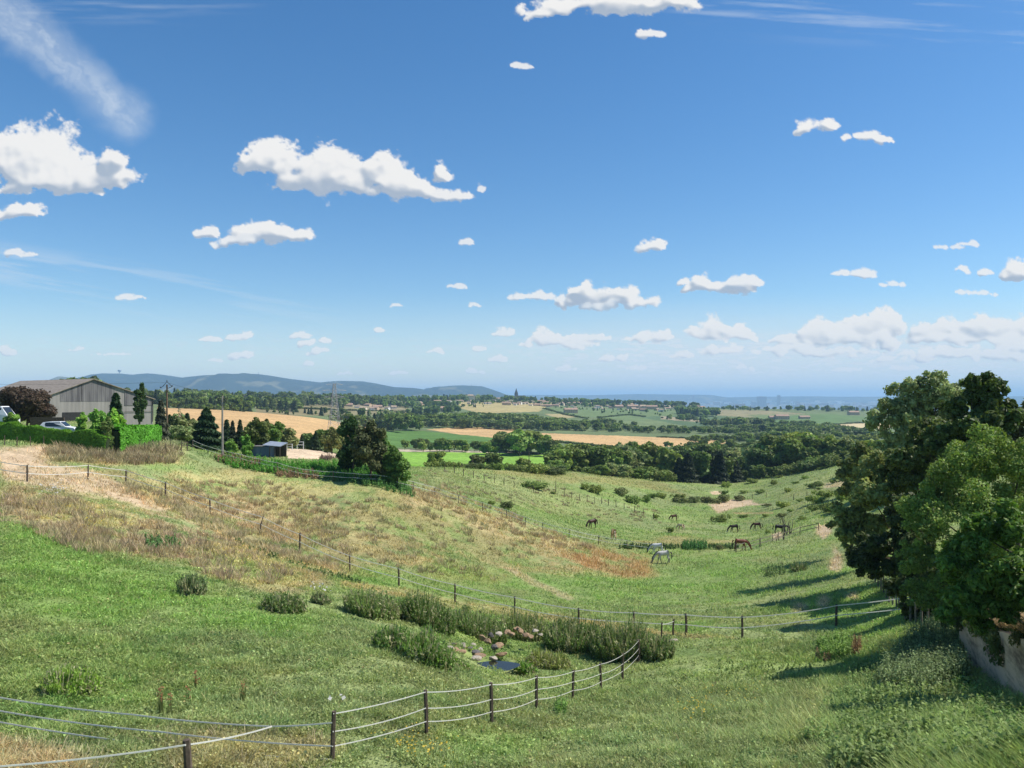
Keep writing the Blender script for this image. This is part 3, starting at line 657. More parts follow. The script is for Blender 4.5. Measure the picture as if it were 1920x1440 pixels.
for pts, n in [([(320,720,748),(400,740,744),(470,790,750)], 60), ([(320,700,758),(400,710,758),(460,730,762)], 44),
               ([(180,760,727),(260,800,728),(330,820,734),(420,900,736)], 40), ([(320,860,738),(400,900,737),(500,1000,744),(560,1050,748)], 60),
               ([(330,1150,729),(420,1300,733),(500,1500,736),(640,1700,734),(760,1900,735)], 150),
               ([(460,1100,745),(560,1300,746),(650,1450,748)], 70), ([(480,1600,742),(600,1650,741),(700,1700,744)], 110),
               ([(620,780,776),(700,800,776),(780,840,774)], 22), ([(500,830,770),(560,860,768)], 10), ([(570,1000,764),(640,1020,766),(760,1050,770)], 20)]:
    band(pts, n, BL+['c0', 'c1', 'p0'], '', '', (10, .05, 6), 1.0, 4, 'ridge', hmax=20)
band([(-20,560,723),(60,600,722),(120,620,712),(170,640,708),(190,650,716)], 70, ['b0', 'b2', 'c1', 'b1', 'c0', 'b3'], '', '', (6, .06, 9), .8, 5, 'ridge', hmax=22)
for pts, n in [([(760,1950,738),(860,2100,740),(960,2150,742),(1080,2250,746),(1200,2300,748),(1300,2300,752)], 200),
               ([(700,1700,748),(800,1750,752),(860,1800,752)], 60), ([(770,1350,762),(860,1500,760)], 40),
               ([(880,1900,750),(1000,2000,752),(1100,2100,755),(1220,2150,758),(1300,2200,760)], 220), ([(1040,1800,764),(1150,1850,766),(1260,1900,768)], 50), ([(760,1700,756),(900,1750,760)], 50),
               ([(1272,1750,756),(1300,1780,750),(1345,1800,755)], 50),
               ([(1350,2150,761),(1430,2200,762),(1520,2200,760),(1640,2200,764)], 80), ([(1120,1700,770),(1200,1700,773),(1340,1550,780)], 26),
               ([(1230,1500,778),(1300,1500,776),(1330,1450,782)], 16)]:
    band(pts, n, BL+['c0', 'p1'], '', '', (12, .04, 4), 1.1, 4, 'village', hmax=17)
def hedge_line(pts, Y0, n, top=3.2):
    for i in range(n):
        px, py = interp(pts, (i+.5)/n); x, y, z = hit(px, py, Y0)
        stuff_plant('far', random.choice(['s0', 's3']), x, y, top*random.uniform(.7, 1.3), 1.8, .8)
hedge_line([(1020,766),(1060,778),(1100,785)], 1000, 34); hedge_line([(1120,784),(1180,778),(1210,782)], 1000, 26); hedge_line([(1545,798),(1600,794),(1650,793)], 1000, 26)
hedge_line([(490,768),(560,766),(640,770),(760,772)], 780, 50); hedge_line([(1040,829),(1100,835),(1160,840)], 560, 22, 2.2); hedge_line([(1230,820),(1345,824)], 600, 20, 2)
flush_stuff('far', 'woods', 'blue-green mass of trees filling the far valley above the wheat fields', 'woods')
flush_stuff('ridge', 'woods', 'dark wooded ridge behind the barn and the wheat field', 'woods')
flush_stuff('village', 'woods', 'dark trees scattered among the village houses on the far ridge', 'woods')

# ---- single trees and shrubs around the farm
def tree_at(key, px, Y, tp, label, wf=1.0, name=None, group=None, cat=None):
    x, y = at(px, Y); return plant(key, x, y, (CZ-(tp-H0)/F*Y)-g(x, y), label, group, wf, name, cat=cat)
rg = np.random.default_rng(31)
def own(name, px, Y, tp, halfpx, label, kind, col, n, size, cat='tree', mat=None, z=None, rg=rg, trunk=None, shell=.5, low=.12, group=None, droop=.35, power=.9):
    """a tree with a crown of its own, its width and top given at its distance"""
    mat = mat or LEAF; x, y = at(px, Y); z = g(x, y) if z is None else z; h = (CZ-(tp-H0)/F*Y)-z; w = halfpx/F*Y*(.82 if kind != 'cone' else 1)
    o = add(name, None, None, (x, y, z), 0, label, cat, group)
    if kind == 'cone': m = conifer_mesh(name+'_crown', h, w, n, size, col, mat, rg, droop=droop, power=power, low=.03)
    else: m = crown_mesh(name+'_crown', broad_blobs(h, w, rg, 18, low), n, size, col, mat, rg, shell)
    kid(o, 'crown', m); kid(o, 'trunk', limbs(h, w, 6 if kind != 'cone' else 0, rg, trunk or h*.02, name+'_trunk'))
    return o
own('thuja_tree', 387, 112, 766, 36, 'tall dense dark green thuja left of the second power pole', 'cone', (.028, .052, .02), 9000, .26, power=.62, droop=.1)
own('cypress_tree', 217, 96, 738, 23, 'small dark rounded cypress against the grey barn wall', 'cone', (.03, .065, .022), 5000, .24, power=.6, droop=.05)
own('purple_leaved_tree', 50, 100, 724, 55, 'big purple-brown leaved tree in front of the left end of the barn', 'broad', (.036, .026, .024), 24000, .2, shell=.4, low=.1)
own('pine_tree', 262, 132, 717, 15, 'dark pine leaning behind the right slope of the barn roof', 'broad', (.03, .055, .022), 4500, .3, low=.2)
own('pine_tree', 302, 104, 752, 17, 'grey-green spindly conifer between hedge end and first power pole', 'cone', (.055, .062, .038), 4000, .26, power=.7)
own('cedar_tree', 662, 104, 779, 34, 'dark green cedar, the left trunk of the big pair beside the sand arena', 'broad', (.030, .060, .022), 9000, .27, shell=.35, low=.02)
own('cedar_tree', 695, 100, 787, 42, 'big greyish cedar with dry brown branches beside the sand arena', 'broad', (.05, .062, .032), 13000, .26, shell=.35, low=.02)
own('holm_oak', 745, 101, 838, 34, 'low dark green bushy oak right of the big cedars', 'broad', (.05, .10, .028), 9000, .22, low=.0)
own('holm_oak', 722, 108, 812, 30, 'green oak rising behind the grey cedar', 'broad', (.055, .095, .03), 7000, .25, low=.0)
own('ash_tree', 478, 128, 782, 30, 'bushy green ash between second power pole and blue shed', 'broad', (.075, .11, .04), 8000, .27, low=.05)
own('ash_tree', 515, 134, 790, 24, 'green round tree right behind the blue shed', 'broad', (.07, .11, .035), 6000, .27, low=.02)
own('spruce_tree', 450, 132, 788, 15, 'dark narrow spruce, right one of two behind the second power pole', 'cone', (.03, .05, .025), 3500, .25)
own('spruce_tree', 436, 134, 790, 13, 'dark narrow spruce, left one of two behind the second power pole', 'cone', (.035, .05, .03), 3000, .25)
own('laurel_bush', 434, 112, 823, 15, 'bright green laurel bush left of the blue shed, first from the pole', 'broad', (.09, .15, .04), 3500, .2, cat='bush', low=0)
own('laurel_bush', 463, 113, 814, 13, 'bright green laurel bush touching the left end of the blue shed', 'broad', (.085, .16, .04), 3500, .2, cat='bush', low=0)
own('elm_tree', 580, 175, 812, 17, 'low dark tree at the back corner of the sand arena', 'broad', (.05, .08, .03), 4000, .34, low=0)
own('elm_tree', 604, 175, 805, 20, 'rounded elm at the back of the sand arena behind the white frame', 'broad', (.06, .10, .032), 4500, .34, low=0)
own('elm_tree', 622, 160, 800, 22, 'brown-tinged elm touching the left cedar', 'broad', (.085, .095, .04), 5000, .3, low=0)
own('dead_tree', 337, 135, 760, 7, 'pale dead tree standing in the scrub right of the first power pole', 'broad', (.2, .18, .14), 160, .2)
for px, Y, tp in [(322,124,780),(332,122,784),(345,124,779),(355,126,784),(328,118,796),(342,117,795),(358,118,797),(318,140,776),(329,142,772),(340,138,778),(351,140,774),(362,136,784),(425,138,786),(500,142,784),(492,128,796),(535,140,800),(548,168,812),(566,172,814),(592,168,808),(636,170,806)]:
    tree_at(random.choice(['c1', 'b3', 'c0']), px, Y, tp, 'scrubby grey-green tree of the thicket between the power poles and the sand arena', 1.2, 'scrub_tree', 'thicket around the power poles')
for px, Y, tp, k in [(408,108,832,'s1'),(620,112,846,'s1'),(640,108,848,'s2'),(585,110,852,'s1'),(556,110,858,'s2')]:
    pass
# shade-giving trees at the right, built clump by clump
def hero(name, Y, clumps, label, col, n, size, cat='tree', mat=None, asp=1.6, shell=.45, seed=1, base=None, trunk=.16, up=.35, var=.35, dj=.75):
    rg = np.random.default_rng(seed); B = []
    for px, py, r in clumps:
        rr = r/F*Y; yy = Y+rg.uniform(-dj, dj)*rr
        B.append(((px-CX)/F*Y, yy-Y, CZ-(py-H0)/F*Y, rr, rr, rr*.85))
    bx = base[0] if base else float(np.mean([b[0] for b in B])); by = Y if not base else base[1]; bz = g(bx, by)
    B = [(b[0]-bx, b[1]+Y-by, b[2]-bz, b[3], b[4], b[5]) for b in B]
    B2 = []
    for b in B:                                     # break every clump up
        B2.append((b[0], b[1], b[2], b[3]*.68, b[4]*.68, b[5]*.68))
        for q in range(12):
            d = rg.normal(size=3); d /= np.linalg.norm(d); r = b[3]*rg.uniform(.18, .42)
            B2.append((b[0]+d[0]*b[3]*.85, b[1]+d[1]*b[4]*.85, b[2]+d[2]*b[5]*.85, r, r, r*.9))
    o = add(name, None, None, (bx, by, bz), 0, label, cat)
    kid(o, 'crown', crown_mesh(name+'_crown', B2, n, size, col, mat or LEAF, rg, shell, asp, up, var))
    m = MB(); top = max(b[2] for b in B); mid = (0, 0, top*.35)
    m.tube([(0, 0, -.5), (0.05, 0, top*.15), mid, (0.1, .05, top*.6)], [trunk*1.2, trunk, trunk*.8, trunk*.4], 8)
    for b in B:
        q = (b[0]*.5, b[1]*.5, (mid[2]+b[2])*.5+.2)
        m.tube([mid, q, (b[0], b[1], b[2])], [trunk*.45, trunk*.3, trunk*.08], 5)
    kid(o, 'trunk', m.mesh(name+'_trunk', BARK, True))
    return o
hero('ash_tree', 27, [(1850,1005,42),(1905,985,50),(1815,1060,42),(1870,1080,60),(1800,1125,36),(1845,1130,46),(1915,1110,50),(1960,1050,70),(1785,1150,22),(1840,1170,20)], 'bright green long-leaved ash nearest the camera above the retaining wall', (.055, .10, .022), 36000, .085, mat=LEAFS, asp=2.3, seed=4, trunk=.14, base=(19.3, 27.5))
hero('field_maple', 39, [(1860,855,60),(1790,890,52),(1920,870,60),(1740,960,55),(1820,960,72),(1900,960,70),(1715,1040,38),(1780,1050,60),(1720,1110,40),(1990,900,70),(1760,1120,40),(1835,1040,60)], 'big yellow-green rounded maple in the middle of the right-hand trees', (.07, .105, .03), 60000, .095, seed=5, base=(24.5, 40), asp=1.35, shell=.6)
hero('oak_tree', 52, [(1840,740,34),(1862,720,26),(1830,790,44),(1875,780,36),(1800,760,22),(1822,716,16),(1790,830,40),(1845,850,44)], 'tallest dark green oak rising above the right-hand tree line', (.04, .065, .022), 16000, .19, seed=6, mat=LEAFS)
hero('silver_poplar', 76, [(1700,740,34),(1668,790,34),(1742,750,36),(1780,740,30),(1690,830,34),(1730,800,38),(1650,840,16),(1765,790,34),(1800,735,26),(1712,722,22),(1757,730,34),(1790,760,34),(1735,716,22),(1765,705,14),(1690,770,36),(1660,760,16)], 'grey-green loose silvery poplar at the left end of the right-hand tree line', (.125, .155, .085), 24000, .19, seed=7, shell=.35, asp=1.6)
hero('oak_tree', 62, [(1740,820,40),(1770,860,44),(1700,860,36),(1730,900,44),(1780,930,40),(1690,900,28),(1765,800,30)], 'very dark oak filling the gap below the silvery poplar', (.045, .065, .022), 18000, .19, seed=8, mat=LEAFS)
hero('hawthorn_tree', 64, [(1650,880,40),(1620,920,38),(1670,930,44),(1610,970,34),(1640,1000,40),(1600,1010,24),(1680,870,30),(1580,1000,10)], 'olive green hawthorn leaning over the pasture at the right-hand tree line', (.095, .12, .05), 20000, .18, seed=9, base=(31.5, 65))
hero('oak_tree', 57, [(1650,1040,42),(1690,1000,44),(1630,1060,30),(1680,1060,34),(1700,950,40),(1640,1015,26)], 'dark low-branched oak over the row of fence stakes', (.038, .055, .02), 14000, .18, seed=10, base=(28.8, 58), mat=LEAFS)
hero('maple_shade_side', 47, [(1730,1060,36),(1740,1110,34),(1720,1150,26),(1760,1130,36),(1700,1130,20),(1770,1080,40),(1690,1090,28),(1668,1100,16),(1735,1160,20)], 'dark foliage standing for the shaded lower left side of the big maple', (.045, .065, .024), 9000, .15, seed=11)  # dark leaf colour carries the shade on the maple's lower left side
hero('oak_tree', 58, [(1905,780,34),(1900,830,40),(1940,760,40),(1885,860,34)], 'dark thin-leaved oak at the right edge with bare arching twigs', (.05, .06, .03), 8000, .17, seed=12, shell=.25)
hero('willow_bush', 90, [(1600,880,26),(1640,870,30),(1620,850,22),(1570,950,12),(1590,920,22),(1560,985,8)], 'green-grey willow bush where pasture slope meets the right-hand trees', (.09, .12, .05), 9000, .22, cat='bush', seed=13)
for px, Y, tp in [(1680,140,838),(1640,150,850),(1720,150,812),(1760,130,800),(1620,170,838),(1660,190,822),(1700,210,810),(1600,230,846)]:
    tree_at(random.choice(['b1', 'b0', 'b3']), px, Y, tp, 'tree of the copse behind the silvery poplar on the slope', 1.1, 'copse_tree', 'copse trees behind the silvery poplar')
for i, (px, Y, tp) in enumerate([(2080,44,820),(2180,52,800),(2300,48,830),(2140,66,800),(2060,80,780),(2240,80,780)]):
    tree_at(['b1', 'b0', 'b3', 'b4'][i % 4], px, Y, tp, 'leafy tree continuing the right-hand tree line past the edge of the view', 1.0, 'hedgerow_tree', 'trees continuing the right-hand tree line')
# ---- bushes dotted over the far pasture (px, foot row, half width px, height px)
BUSHES = [(1003,917,25,15,0),(1037,926,6,5,0),(1097,918,9,11,0),(1117,924,15,14,0),(1165,928,15,15,1),(1187,944,16,14,0),(1212,942,9,13,0),(1224,934,9,10,0),(1241,934,9,11,0),(1272,936,12,11,0),
 (1275,942,14,11,1),(1300,942,14,12,1),(1328,943,16,13,1),(1356,941,14,15,1),(1357,927,7,8,0),(1387,938,12,10,2),(1350,979,13,15,3),(1392,971,8,7,0),(1435,969,7,6,0),(1361,914,10,11,0),(1410,906,11,10,0),(1451,909,7,9,0),(1467,952,14,13,0),(1477,923,7,8,0),(1478,922,5,6,0),
 (1521,914,8,8,3),(1537,912,10,9,3),(1535,918,6,5,3),(1563,906,8,7,0),(1577,902,8,10,0),(1509,898,7,6,0),(1537,881,5,6,3),(1557,873,6,7,3),(1506,884,7,5,0),(1526,876,6,5,0),(1542,868,5,5,0),(1530,944,16,16,0),(1545,934,18,16,0),(1525,958,12,13,3),(1548,960,14,19,3),(1566,962,18,17,0),(1580,940,14,20,0),
 (950,954,14,15,2),(922,946,7,8,0),(1257,998,7,10,0),(1465,970,9,9,2),(1230,972,5,8,0),(1440,1000,6,6,0),(1440,897,6,6,0),(1490,908,6,6,0),(1460,896,6,5,0),(1481,880,5,5,0),(1425,925,9,7,0),(1440,950,7,6,2),(1395,925,9,6,0),(1500,940,7,5,0),(1482,960,6,6,0),(1505,975,10,6,0),(1590,925,12,14,0),(1350,1030,9,9,1)]
for i, (px, py, hw, hh, c) in enumerate(BUSHES):
    x, y, z = hit(px, py, 100)
    h = hh/F*y*1.1; key = 's%d' % {0: 1, 1: 2, 2: 2, 3: 0}[c]
    lab = {0: 'low round green bush dotted on the far horse pasture slopes', 1: 'grey-brown bramble in the long thicket crossing the valley floor', 2: 'dull olive bramble bush on the pasture', 3: 'dark small thorn bush on the upper right pasture'}[c]
    gp = {0: 'green bushes of the far pasture', 1: 'brambles across the valley floor', 2: 'olive brambles on the pasture', 3: 'dark thorn bushes of the right slope'}[c]
    if (px, py) == (1350, 979): lab, gp = 'almost black lone bush standing among the grazing horses', None
    plant(key, x, y, h, lab, gp, (hw*.95/F*y)/(h*.62) if hh > 0 else 1, 'pasture_bush', z=z)

# ------------------------------------------------------------------ solid materials
WOOD = solid('weathered_post_wood', (.10, .075, .055), .9, .4, 9, .4)
WOODG = solid('grey_wood', (.20, .175, .14), .9, .35, 7, .4)
TAPE = solid('white_fence_tape', (.88, .86, .80), .7, .08, 8)
_nt = TAPE.node_tree; _t = _nt.nodes.new('ShaderNodeBsdfTranslucent'); _t.inputs['Color'].default_value = (.9, .88, .82, 1); _m = _nt.nodes.new('ShaderNodeMixShader'); _m.inputs[0].default_value = .5
_nt.links.new(_nt.nodes['Principled BSDF'].outputs[0], _m.inputs[1]); _nt.links.new(_t.outputs[0], _m.inputs[2]); _nt.links.new(_m.outputs[0], _nt.nodes['Material Output'].inputs['Surface'])
WHITE = solid('white_paint', (.78, .78, .76), .45, .05, 2)
GLASS = solid('dark_glass', (.02, .025, .03), .08, .1, 1, spec=.6)
TYRE = solid('tyre_rubber', (.02, .02, .02), .9)
METAL = solid('galvanised_metal', (.42, .45, .48), .45, .12, 2, metal=.5)
CONC = solid('pole_concrete', (.30, .27, .23), .9, .2, 3)
ROPE = solid('dark_cable', (.05, .05, .05), .6)
def wpost(h, w=.06, lean=0, n=6):
    m = MB(); m.tube([(0, 0, -.35), (lean*.3, .01, h*.5), (lean, 0, h)], [w*1.05, w, w*.9], n); return m
_post = {}
def fence(name, posts, heights, label, h=1.25, w=.06, tape=.04, mat=None, sag=.06, y0=15.5, cat='fence', gap=(), tapemat=None, lean={}, y1=4000):
    """posts = (px, row of the post's foot); heights = tape heights as a share of the post"""
    P = []
    for q in posts:
        if len(q) == 3: x, y = at(q[0], q[2]); P.append((x, y, g(x, y)))
        else: P.append(hit(q[0], q[1], y0, y1))
    bx, by, bz = P[0]
    o = add(name, None, None, (bx, by, bz), 0, label, cat)
    rr = random.Random(len(posts))
    tops = []
    for i, (x, y, z) in enumerate(P):
        hh = h*rr.uniform(.94, 1.06); le = lean.get(i, rr.uniform(-.05, .05)); ww = w*rr.uniform(.85, 1.15)
        add('post', wpost(hh, ww, le).mesh('post', mat or WOOD, False), o, (x-bx, y-by, z-bz))
        tops.append((x-bx, y-by, z-bz, hh, le, ww))
    for k, f in enumerate(heights):
        m = MB()
        for i in range(len(P)-1):
            if (i in gap): continue
            a, b_ = tops[i], tops[i+1]
            pa = np.array((a[0]+a[4]*f, a[1], a[2]+a[3]*f)); pb = np.array((b_[0]+b_[4]*f, b_[1], b_[2]+b_[3]*f))
            off = np.array((0, -.07, 0)); n = 8; sg = sag*rr.uniform(.6, 1.5)*np.linalg.norm(pb-pa)/6
            pts = [pa*(1-t)+pb*t+off-np.array((0, 0, sg*4*t*(1-t))) for t in np.linspace(0, 1, n+1)]
            for q in range(n):
                p, r = pts[q], pts[q+1]; u = np.array((0, 0, tape/2)); v = np.array((0, .004, 0))
                m.quad(p-u-v, r-u-v, r+u-v, p+u-v); m.quad(r-u+v, p-u+v, p+u+v, r+u+v)
                m.quad(p+u-v, r+u-v, r+u+v, p+u+v); m.quad(p-u+v, r-u+v, r-u-v, p-u-v)
        add('tape', m.mesh('tape', tapemat or TAPE), o)
    return o, P, tops
NEAR = [(623,1445,20.4),(800,1405,24.0),(922,1387,26.8),(1006,1343,31.3),(1074,1320,34.8),(1127,1296,38),(1167,1272,41),(1198,1240,44.5)]
_, NP, NT_ = fence('paddock_fence', NEAR, [.97, .62, .33], 'near three-strand white tape fence on dark wooden posts curving right towards the pond', 1.36, .07, .028, sag=.10)
# the strands running off to the left from the corner post
def strands(name, label, lines, posts, cat='fence', tape=.034):
    bx, by, bz = posts[0][:3]; o = add(name, None, None, (bx, by, bz), 0, label, cat)
    for x, y, z, h, le in posts: add('post', wpost(h, .085, le).mesh('post', WOOD), o, (x-bx, y-by, z-bz))
    for ln in lines:
        m = MB(); pts = []
        for a, b_ in zip(ln[:-1], ln[1:]):
            a = np.array(a, float); b_ = np.array(b_, float); sg = .012*np.linalg.norm(b_-a)
            pts += [a*(1-t)+b_*t-np.array((0, 0, sg*4*t*(1-t))) for t in np.linspace(0, 1, 10)[:-1]]
        pts.append(np.array(ln[-1], float)); pts = [p-np.array((bx, by, bz)) for p in pts]
        for p, r in zip(pts[:-1], pts[1:]):
            u = np.array((0, 0, tape/2)); v = np.array((0, .004, 0))
            m.quad(p-u-v, r-u-v, r+u-v, p+u-v); m.quad(r-u+v, p-u+v, p+u+v, r+u+v); m.quad(p+u-v, r+u-v, r+u+v, p+u+v); m.quad(p-u+v, r-u+v, r-u-v, p-u-v)
        add('tape', m.mesh('tape', TAPE), o)
    return o
def P3(px, py, Y): return ((px-CX)/F*Y, Y, CZ-(py-H0)/F*Y)
lx, ly = at(-170, 19.4); lz = g(lx, ly)
strands('paddock_fence', 'three white tape strands running left across the foreground from the corner post', [
    [P3(623,1355,20.3), P3(510,1362,20.2), P3(250,1340,20.0), P3(0,1308,19.8), P3(-170,1290,19.6)],
    [P3(622,1399,20.3), P3(300,1372,20.0), P3(0,1333,19.7), P3(-170,1318,19.5)],
    [P3(622,1424,20.3), P3(350,1402,20.0), P3(0,1354,19.6), P3(-170,1338,19.4)]], [(lx, ly, lz, 1.35, 0)])
qx, qy = at(355, 16.5); qz = g(qx, qy); qh = (CZ-(1387-H0)/F*16.5)-qz
strands('paddock_fence', 'single tape on a leaning foreground post tied diagonally up to the longer strands', [
    [P3(-60,1443,14.6), P3(0,1437,14.8), P3(347,1397,16.4), P3(510,1362,20.1)]], [(qx, qy, qz, qh, -.06)])
MID = [(-40,876,66),(51,884,66),(165,901,75),(236,918,78),(310,942,78),(394,978,77.5),(487,1024,73.5),(562,1048,69),(656,1080,65),(748,1105,62),(853,1130,59),(965,1150,57),(1085,1165,54.5),(1188,1172,52.5),(1287,1188,50.5),(1392,1197,48.5),(1568,1190,50.5),(1760,1178,46)]
fence('pasture_fence', MID, [.95, .5], 'long two-strand white tape fence running from the left dirt track down across the meadow', 1.45, .075, .06, sag=.07, lean={6: .35, 2: .02})
x, y = at(1240, 48.5)
fence('corner_fence', [(1240,1192,48.5),(1262,1188,50.2)], [.9], 'short thin fence corner with one post just behind the tall reeds', 1.2, .06, .04)
TOPF = [(8,836),(32,838),(57,836),(82,835),(104,836),(126,835),(147,834),(166,836),(190,836),(207,836),(221,842),(234,842),(244,845),(262,840),(272,846),(287,841),(298,842),(310,849),(320,844)]
fence('stake_fence', TOPF, [], 'row of thin dark stakes between green hedge and brown grass knoll', 1.05, .045, mat=WOOD, y0=70)
fence('field_gate', [(340,846),(351,846)], [.92, .55], 'small dark wooden gate frame at the end of the stake row', 1.25, .06, .09, mat=WOOD, y0=70, cat='gate', tapemat=WOOD)
RID = [(361,842),(390,852),(420,861),(453,868),(487,876),(520,884),(552,893),(585,899),(625,903),(665,905),(705,907),(742,912),(775,920),(815,930),(860,944),(905,958),(950,972),(985,986),(1018,996),(1067,1009),(1122,1021),(1176,1030),(1235,1036)]
fence('ridge_fence', RID, [.95, .5], 'white tape fence along the crest of the dry hillside down to the stream', 1.2, .055, .055, sag=.08, y0=78)
fence('stream_fence', [(1380,1037),(1425,1026),(1470,1012),(1500,1003),(1535,995)], [.9, .45], 'weathered rail fence rising right of the brown horse to the bare soil patch', 1.25, .06, .10, sag=.02, y0=95, tapemat=WOODG)
fence('far_fence', [(834,884),(852,888),(869,893),(888,897),(908,902),(927,906),(945,910),(964,915),(1000,924),(1058,931),(1072,935),(1087,939),(1101,941),(1115,943),(1128,945),(1141,948),(1155,951),(1170,955),(1190,961),(1206,966),(1225,974)], [], 'line of thin far posts dividing the upper pasture', 1.5, .08, y0=108, mat=WOOD)
o_, p_, t_ = fence('stake', [(1042,925)], [], 'single tall rusty stake standing in the upper pasture', 3.0, .07, y0=108, cat='stake')
fence('stake_fence', [(1641,1092),(1646,1100),(1652,1108),(1657,1113),(1662,1121),(1667,1130),(1674,1134),(1681,1140),(1686,1147),(1693,1155),(1698,1160),(1707,1166),(1717,1172),(1728,1178),(1740,1182)], [], 'row of close-set grey stakes in the shade under the right-hand trees', 1.35, .055, mat=WOODG, y0=30)
fence('slope_fence', [(1488,938),(1513,932),(1528,926),(1437,933),(1411,936)], [], 'scattered thin posts on the bushy right-hand pasture', 1.5, .07, y0=120, mat=WOOD)

# ------------------------------------------------------------------ barn, hedges, vehicles
def corrugated(name, c0, c1, period=.9, stain=.5):
    m, nt, b, out = nmat(name); N = nt.nodes.new; L = nt.links.new
    tc = N('ShaderNodeTexCoord'); w = N('ShaderNodeTexWave'); w.inputs['Scale'].default_value = period; w.inputs['Distortion'].default_value = .3
    w.bands_direction = 'X'; L(tc.outputs['Object'], w.inputs['Vector'])
    mp = N('ShaderNodeMapping'); mp.inputs['Scale'].default_value = (1.4, 1.4, .12); L(tc.outputs['Object'], mp.inputs[0])
    nz = N('ShaderNodeTexNoise'); nz.inputs['Scale'].default_value = 1.3; nz.inputs['Detail'].default_value = 8; L(mp.outputs[0], nz.inputs['Vector'])
    cr = N('ShaderNodeValToRGB'); cr.color_ramp.elements[0].position = .35; cr.color_ramp.elements[1].position = .68
    cr.color_ramp.elements[0].color = (*c0, 1); cr.color_ramp.elements[1].color = (*c1, 1); L(nz.outputs['Fac'], cr.inputs[0]); L(cr.outputs[0], b.inputs['Base Color'])
    bp = N('ShaderNodeBump'); bp.inputs['Distance'].default_value = .04; bp.inputs['Strength'].default_value = .25; L(w.outputs['Fac'], bp.inputs['Height']); L(bp.outputs[0], b.inputs['Normal'])
    b.inputs['Roughness'].default_value = .85; return m
CLAD = corrugated('dark_cladding', (.085, .08, .085), (.20, .19, .185)); LWALL = corrugated('pale_wall', (.235, .22, .20), (.30, .28, .255), .5)
BROOF = corrugated('cement_roof', (.20, .165, .13), (.32, .27, .215), 1.2)
bxw, byw = -74.4, 140.0; bgz = CZ-4.6
barn = add('barn', None, None, (bxw, byw, bgz), R(53.13), 'large grey corrugated barn with brown-grey roof behind the hedge', 'barn')
E = CZ-bgz; AZ, LZ, RZ = E+3.22, E+.46, E-.30; XL, XR, D = -7.15, 11.0, 30.0
def zr(x): return AZ+(LZ-AZ)*(x/XL) if x < 0 else AZ+(RZ-AZ)*(x/XR)
def slab(pts, th=.15):      # gable-plane polygon (x,z) extruded a little behind y
    m = MB(); n = len(pts); i = 0
    m.quad(*[(x, y0_, z) for x, y0_, z in [(p[0], p[2] if len(p) > 2 else 0, p[1]) for p in pts]])
    m.quad(*[(x, y0_+th, z) for x, y0_, z in [(p[0], p[2] if len(p) > 2 else 0, p[1]) for p in pts]][::-1])
    for a in range(n):
        p, q = pts[a], pts[(a+1) % n]; y0_ = p[2] if len(p) > 2 else 0
        m.quad((p[0], y0_, p[1]), (p[0], y0_+th, p[1]), (q[0], y0_+th, q[1]), (q[0], y0_, q[1]))
    return m
bl, br = E-.75, E-1.5
kid(barn, 'wall', slab([(XL, -.5), (XR, -.5), (XR, br), (5.6, br), (5.6, bl), (XL, bl)]).mesh('barn_wall', LWALL))
kid(barn, 'wall', (lambda m: (m.box(XL, XL+.15, .15, D, -.5, LZ-.1), m.box(XR-.15, XR, .15, D, -.5, RZ-.1), m.box(XL+.15, XR-.15, D-.15, D, -.5, RZ-.1), m)[-1])(MB()).mesh('barn_side', LWALL))
kid(barn, 'cladding', slab([(XL, bl), (XL, LZ-.05), (XL+1.6, zr(XL+1.6)-.05), (XL+1.6, bl)]).mesh('clad_pale', LWALL))
kid(barn, 'cladding', slab([(XL+1.6, bl, -.03), (XL+1.6, zr(XL+1.6)-.05, -.03), (-2, zr(-2)-.05, -.03), (-2, bl, -.03)]).mesh('clad_dark', CLAD))
kid(barn, 'cladding', slab([(-1.9, bl, -.03), (-1.9, zr(-1.9)-.05, -.03), (0, AZ-.05, -.03), (3.8, zr(3.8)-.05, -.03), (3.8, bl, -.03)]).mesh('clad_mid', CLAD))
kid(barn, 'cladding', slab([(3.8, bl), (3.8, zr(3.8)-.05), (5.6, zr(5.6)-.05), (5.6, bl)]).mesh('clad_grey', LWALL))
kid(barn, 'cladding', slab([(5.6, br, -.08), (5.6, zr(5.6)-.05, -.08), (XR, RZ-.05, -.08), (XR, br, -.08)]).mesh('clad_right', CLAD))
def roofmesh():
    m = MB()
    for x0, z0, x1, z1 in ((XL-.4, LZ-.15, 0, AZ), (0, AZ, XR+.4, RZ-.12)):
        for y0_, y1_ in ((-.35, D+.3),):
            a, b_, c, d = (x0, y0_, z0+.10), (x1, y0_, z1+.10), (x1, y1_, z1+.10), (x0, y1_, z0+.10)
            m.quad(a, b_, c, d); lo = [(p[0], p[1], p[2]-.14) for p in (a, b_, c, d)]; m.quad(*lo[::-1])
            m.quad(a, lo[0], lo[1], b_); m.quad(c, lo[2], lo[3], d); m.quad(d, lo[3], lo[0], a)
    return m
kid(barn, 'roof', roofmesh().mesh('barn_roof', BROOF))
mm = MB(); mm.box(-5.2, -1.8, -.05, -.012, 0, 2.0); kid(barn, 'doorway', mm.mesh('barn_doorway', solid('doorway_shade', (.03, .03, .03))))  # near-black panel on the wall stands for the dark inside of an opening
mm = MB(); mm.tube([(XR-.1, -.18, 0), (XR-.1, -.18, RZ-.1)], .08); mm.tube([(5.6, -.16, br-1.1), (XR, -.16, br-1.1)], .05); kid(barn, 'downpipe', mm.mesh('downpipe', ROPE))

